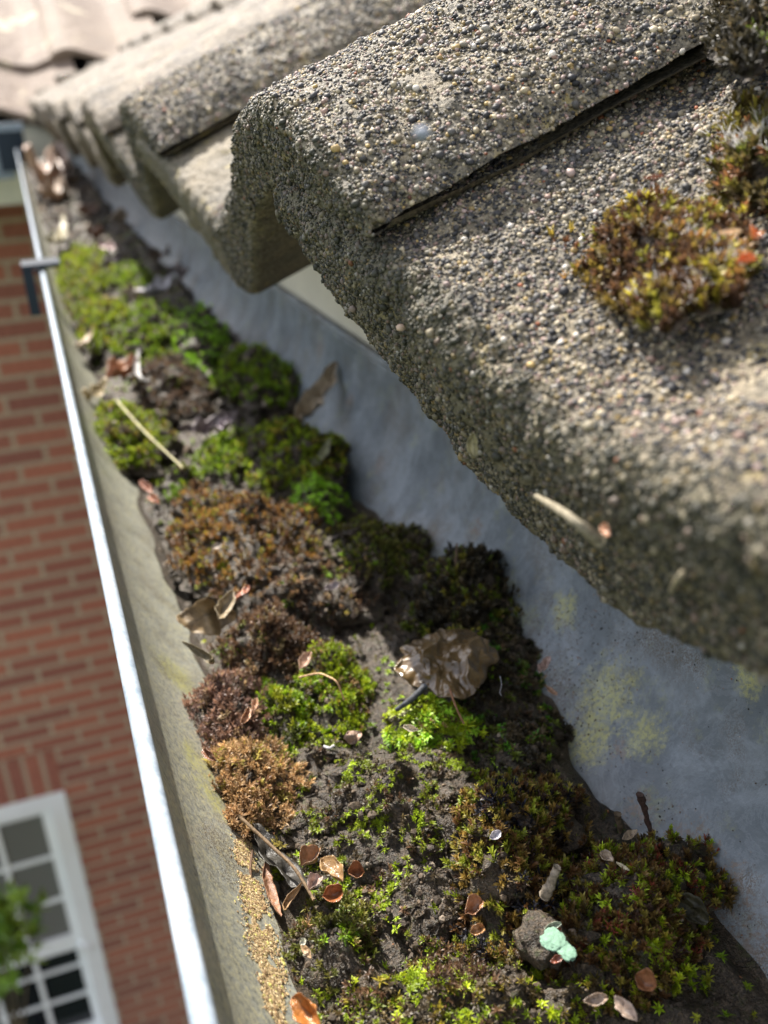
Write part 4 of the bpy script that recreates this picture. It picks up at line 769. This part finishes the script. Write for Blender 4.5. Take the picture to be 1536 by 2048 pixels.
def eave(x, y, off=-.0015, slide=.0):            # a spot on the plane of the tile ends
    n_ = EUP; p0 = ORG + EUP * off; r = pix(x, y); return r * ((n_ @ p0) / (n_ @ r))
stick('twig', [eave(1072, 992, -.006), eave(1120, 1020, -.009), eave(1160, 1050, -.009), eave(1200, 1085, -.007)], .0005, .0009, (.22, .19, .13), 'pale bark-stripped twig on the shaded front of the near tile', 'twig', .25)
stick('twig', [eave(1342, 1182, -.004), eave(1358, 1155, -.006), eave(1372, 1135, -.004)], .0004, .0004, (.20, .17, .11), 'short straw on the shaded front of the near tile, right', 'straw', .2)
def roofp(x, y, e=.053): 
    r = pix(x, y); p0 = ORG + NR * e; return r * ((NR @ p0) / (NR @ r))
leafobj('dead_leaf', eave(950, 890, -.006), (.1, .25, .9), (-.7, -.6, .2), .0048, .0022, (.34, .30, .16), 'small olive leaf hanging on the front of the near tile', 'leaf', curl=.5)
leafobj('bud_scale', eave(1215, 1062, -.006), (.1, .95, .2), (-.7, -.5, .4), .0028, .0013, (.50, .26, .15), 'salmon bud scale on the tile front beside the pale twig', 'bud scale', 'husk', curl=.6)
leafobj('bud_scale', roofp(1508, 475, .058), (.8, .5, .1), (-.2, -.5, .8), .0024, .0020, (.75, .24, .06), 'bright orange bud scale right of the bristly cushion, upper', 'bud scale', 'husk', curl=.7)
leafobj('bud_scale', roofp(1492, 524, .056), (.8, -.5, .1), (-.2, -.5, .8), .0027, .0017, (.72, .20, .06), 'bright orange bud scale right of the bristly cushion, lower', 'bud scale', 'husk', curl=.7)
leafobj('seed_husk', roofp(1462, 468, .060), (.7, -.6, .1), (-.2, -.5, .8), .0030, .0009, (.80, .55, .32), 'pale tan husk on the right end of the bristly cushion', 'husk', 'husk', curl=.6)
leafobj('bud_scale', roofp(1308, 358, .064), (.7, -.5, .1), (-.2, -.5, .8), .0032, .0009, (.26, .09, .04), 'dark red bud scale on top of the bristly cushion', 'bud scale', 'husk', curl=.6)
stick('straw', [roofp(1104, 424, .055), roofp(1125, 434, .056), roofp(1160, 437, .056)], .0003, .0003, (.66, .56, .34), 'curved cream straw poking out left of the bristly cushion', 'straw', .1)
# loose bigger stones on the tiles
def pebble(x, y, e, r, colr, label):
    V0, F0 = ico(); c_ = roofp(x, y, e); 
    V1 = [V0]; 
    mids = {}; V2 = list(V0); F2 = []
    for a, b_, c2 in F0:
        ids = []
        for p, q in ((a, b_), (b_, c2), (c2, a)):
            key = (min(p, q), max(p, q))
            if key not in mids: mids[key] = len(V2); V2.append(unit(V0[p] + V0[q]))
            ids.append(mids[key])
        F2 += [(a, ids[0], ids[2]), (b_, ids[1], ids[0]), (c2, ids[2], ids[1]), tuple(ids)]
    V2 = np.array(V2); V2 = V2 * (1 + .22 * vn(V2, 1.7, int(x)))[:, None] * r * np.array([1, .85, .7])
    o = mk('pebble', V2, np.array(F2), M['grain'], None, np.tile(colr, (len(V2), 1))); o.location = c_; tag(o, label, 'pebble')
pebble(845, 268, .0955, .0011, (.22, .24, .28), 'grey angular chip on the big roll')
pebble(802, 655, .0510, .0010, (.50, .36, .26), 'pinkish-beige pebble near the edge of the near tile')
pebble(990, 394, .0600, .0006, (.50, .12, .05), 'red speck of stone on the near tile')
pebble(1017, 272, .0640, .0007, (.55, .26, .10), 'orange stone in the crack between the two near tiles')
pebble(1040, 367, .0600, .0009, (.40, .32, .16), 'ochre pebble between the crack and the bristly cushion')
pebble(1432, 1130, .030, .0016, (.34, .34, .30), 'grey pebble at the blurred front of the near tile')

# brown gelatinous lump
a, b_, c_, d, l = dpx(808, 1305, 990, 1305, -.156)
nu, nv = 120, 90; u = np.linspace(-1, 1, nu)[:, None]; v = np.linspace(-1, 1, nv)[None]
x_ = u * np.sqrt(1 - v ** 2 / 2); y_ = v * np.sqrt(1 - u ** 2 / 2); G2 = np.stack([x_, y_, 0 * x_], -1)
wr = np.abs(fbm(G2 + .25 * np.stack([vn(G2, 2, 1), vn(G2, 2, 2), 0 * x_], -1), 1.5, 3, 44)); ridge = (1 - np.clip(wr * 3.2, 0, 1)) ** 1.3; wr2 = np.abs(fbm(G2 + .2 * np.stack([vn(G2, 3, 7), vn(G2, 3, 8), 0 * x_], -1), 3.4, 2, 51))
rr2 = np.sqrt(x_ ** 2 + y_ ** 2); hz = .0030 * (1 - rr2 ** 2.4) - .0014 + .0022 * ridge * (1 - rr2 ** 3) + .0005 * (1 - np.clip(wr2 * 3.5, 0, 1)) + .0005 * fbm(G2, 6, 3, 3) - .0018 * np.clip(fbm(G2, 1.7, 2, 90) * 2, 0, 1)
ol = 1 + .30 * vn(G2, 1.9, 12) + .14 * vn(G2, 5, 13)
ax = d / 2 * 1.0; ay = (W(905, 1250, -.152) - W(905, 1368, -.152)) / 2
P = c_ + (x_ * ol)[..., None] * ax + (y_ * ol)[..., None] * ay + hz[..., None] * np.array([-.1, -.25, 1])
m, n, b = mat('brown_jelly'); t = noise(n, 160, 4, 0.6); n.links.new(ramp(n, t.outputs[0], [(.3, (.05, .030, .010)), (.55, (.12, .075, .03)), (.8, (.20, .135, .065))]).outputs[0], b.inputs['Base Color'])
b.inputs['Roughness'].default_value = .3; b.inputs['Coat Weight'].default_value = .3; b.inputs['Coat Roughness'].default_value = .12; bump(n, b, noise(n, 900, 4).outputs[0], .0003, .6)
o = mk('jelly_lump', P.reshape(-1, 3) - c_, gridF(nu, nv), m); o.location = c_; tag(o, 'wrinkled glossy brown jelly-like lump on the moss, centre', 'algae jelly')
s = o.modifiers.new('thickness', 'SOLIDIFY'); s.thickness = .0005; s.offset = -1
# mint lichen on a dark stone
st = W(1085, 1880, -.163); V0, F0 = ico()
th_ = np.linspace(0, 2 * np.pi, 40, endpoint=False)[:, None]; ph_ = np.linspace(.02, np.pi - .02, 24)[None]
Sx = np.stack([np.cos(th_) * np.sin(ph_), np.sin(th_) * np.sin(ph_), np.cos(ph_) * np.ones_like(th_)], -1)
Sx = Sx * (1 + .5 * fbm(Sx, 1.8, 5, 8))[..., None] * np.array([.0052, .0062, .0042])
o = mk('bark_chunk', Sx.reshape(-1, 3), gridF(40, 24, True), M['soil']); o.location = st; tag(o, 'black lumpy bark chunk carrying the mint lichen', 'bark')
lp = []
for (x, y, r) in ((1108, 1880, .0026), (1135, 1905, .0019), (1098, 1885, .0017), (1122, 1892, .0018)):
    c_ = W(x, y, -.1565); q = Sx / .0052 * np.array([1, 1, .35]) * r * .9; lp.append((q.reshape(-1, 3) + c_, gridF(40, 24, True)))
V, F = joinm(lp); o = mk('lichen_patch', V, F, M['lichen']); tag(o, 'mint green lobed lichen on the black bark chunk', 'lichen')
# tan crust on the left gutter wall
a0, a1 = math.radians(180), math.radians(270)
yc = np.linspace(.085, .205, 150)
cen = [wall_hit(x, y) for x, y in ((490, 1668), (488, 1720), (505, 1790), (520, 1860), (535, 1930), (545, 1990), (556, 2040))]
cen = spl(cen, 90); wdt = .0042 * np.sin(np.linspace(.15, 2.9, 90)) ** .6 * (1 + .25 * vn(np.stack([cen[:, 1], 0 * cen[:, 1], 0 * cen[:, 1]], -1), 160, 5)) 
ang = np.arctan2(cen[:, 2] - GZ, cen[:, 0] - GX); nC = 11000; ci_ = rng.uniform(0, 88.9, nC); i0_ = ci_.astype(int); fr_ = ci_ - i0_
lerp = lambda A: A[i0_] * (1 - fr_) + A[i0_ + 1] * fr_
off = rng.normal(0, .5, nC) * lerp(wdt) * 1.05; aa = lerp(ang) + off / GR; yv = lerp(cen[:, 1]) + rng.normal(0, .001, nC)
Pc = np.stack([GX + (GR - .0001) * np.cos(aa), yv, GZ + (GR - .0001) * np.sin(aa)], -1); Nc = unit(np.stack([-np.cos(aa), 0 * aa, -np.sin(aa)], -1))
kp = fbm(Pc, 220, 3, 12) > -.25; Pc = Pc[kp]; Nc = Nc[kp]; rad = np.exp(rng.normal(math.log(.00021), .4, len(Pc)))
cc = np.array([(.40, .29, .15), (.30, .20, .10), (.52, .41, .24), (.22, .14, .07), (.44, .40, .12)])[rng.choice(5, len(Pc), p=[.35, .25, .2, .12, .08])]
V, F, C = grains(Pc, Nc, rad, cc, .45); o = mk('dried_crust', V, F, M['twig'], None, C, False); tag(o, 'long tan fibrous crust on the left wall of the gutter', 'crust')

# ------------------------------------------------------------------ shrub in front of the window
c0 = W(60, 1850, 1.0) if False else pix(25, 1855) * (3.0 / pix(25, 1855)[1])
sh = empty('garden_shrub', (c0[0] - .2, c0[1], -5.3), 'green leafy shrub in front of the white window', 'shrub')
tr = []
for k in range(7):
    e_ = c0 + rng.normal(0, .06, 3); V, F = tube(spl([(c0[0] - .2, c0[1], -5.3), (c0[0] - .25 + rng.normal(0, .1), c0[1] + rng.normal(0, .1), -4.2), tuple(e_)], 14), np.linspace(.016, .003, 14), 6); tr.append((V, F[0]))
V, F = joinm(tr); mk('branches', V, F, M['twig'], sh, np.tile((.10, .08, .05), (len(V), 1)))
nL = 230; Pn = c0 + np.array([-.10, 0, 0]) + rng.normal(0, 1, (nL, 3)) * np.array([.10, .09, .055]); Pn = Pn[(abs(Pn[:, 2] - c0[2]) < .11)]
Pn = Pn[(Pn[:, 0] < c0[0] + .12)]
V, F, C = shoots(Pn, unit(rng.normal(size=(len(Pn), 3)) + np.array([0, 0, .8])), np.full(len(Pn), .055), np.full(len(Pn), .010), 5, .9, pick([(2, (.20, .36, .04)), (2, (.30, .46, .06)), (1, (.10, .22, .03))], len(Pn)))
f_ = mk('foliage', V, F, M['greenleaf'], sh, C, False)
for o in S.objects:
    if '_o' in o: del o['_o']
print('objects', len(S.objects), 'faces', sum(len(o.data.polygons) for o in S.objects if o.type == 'MESH'))
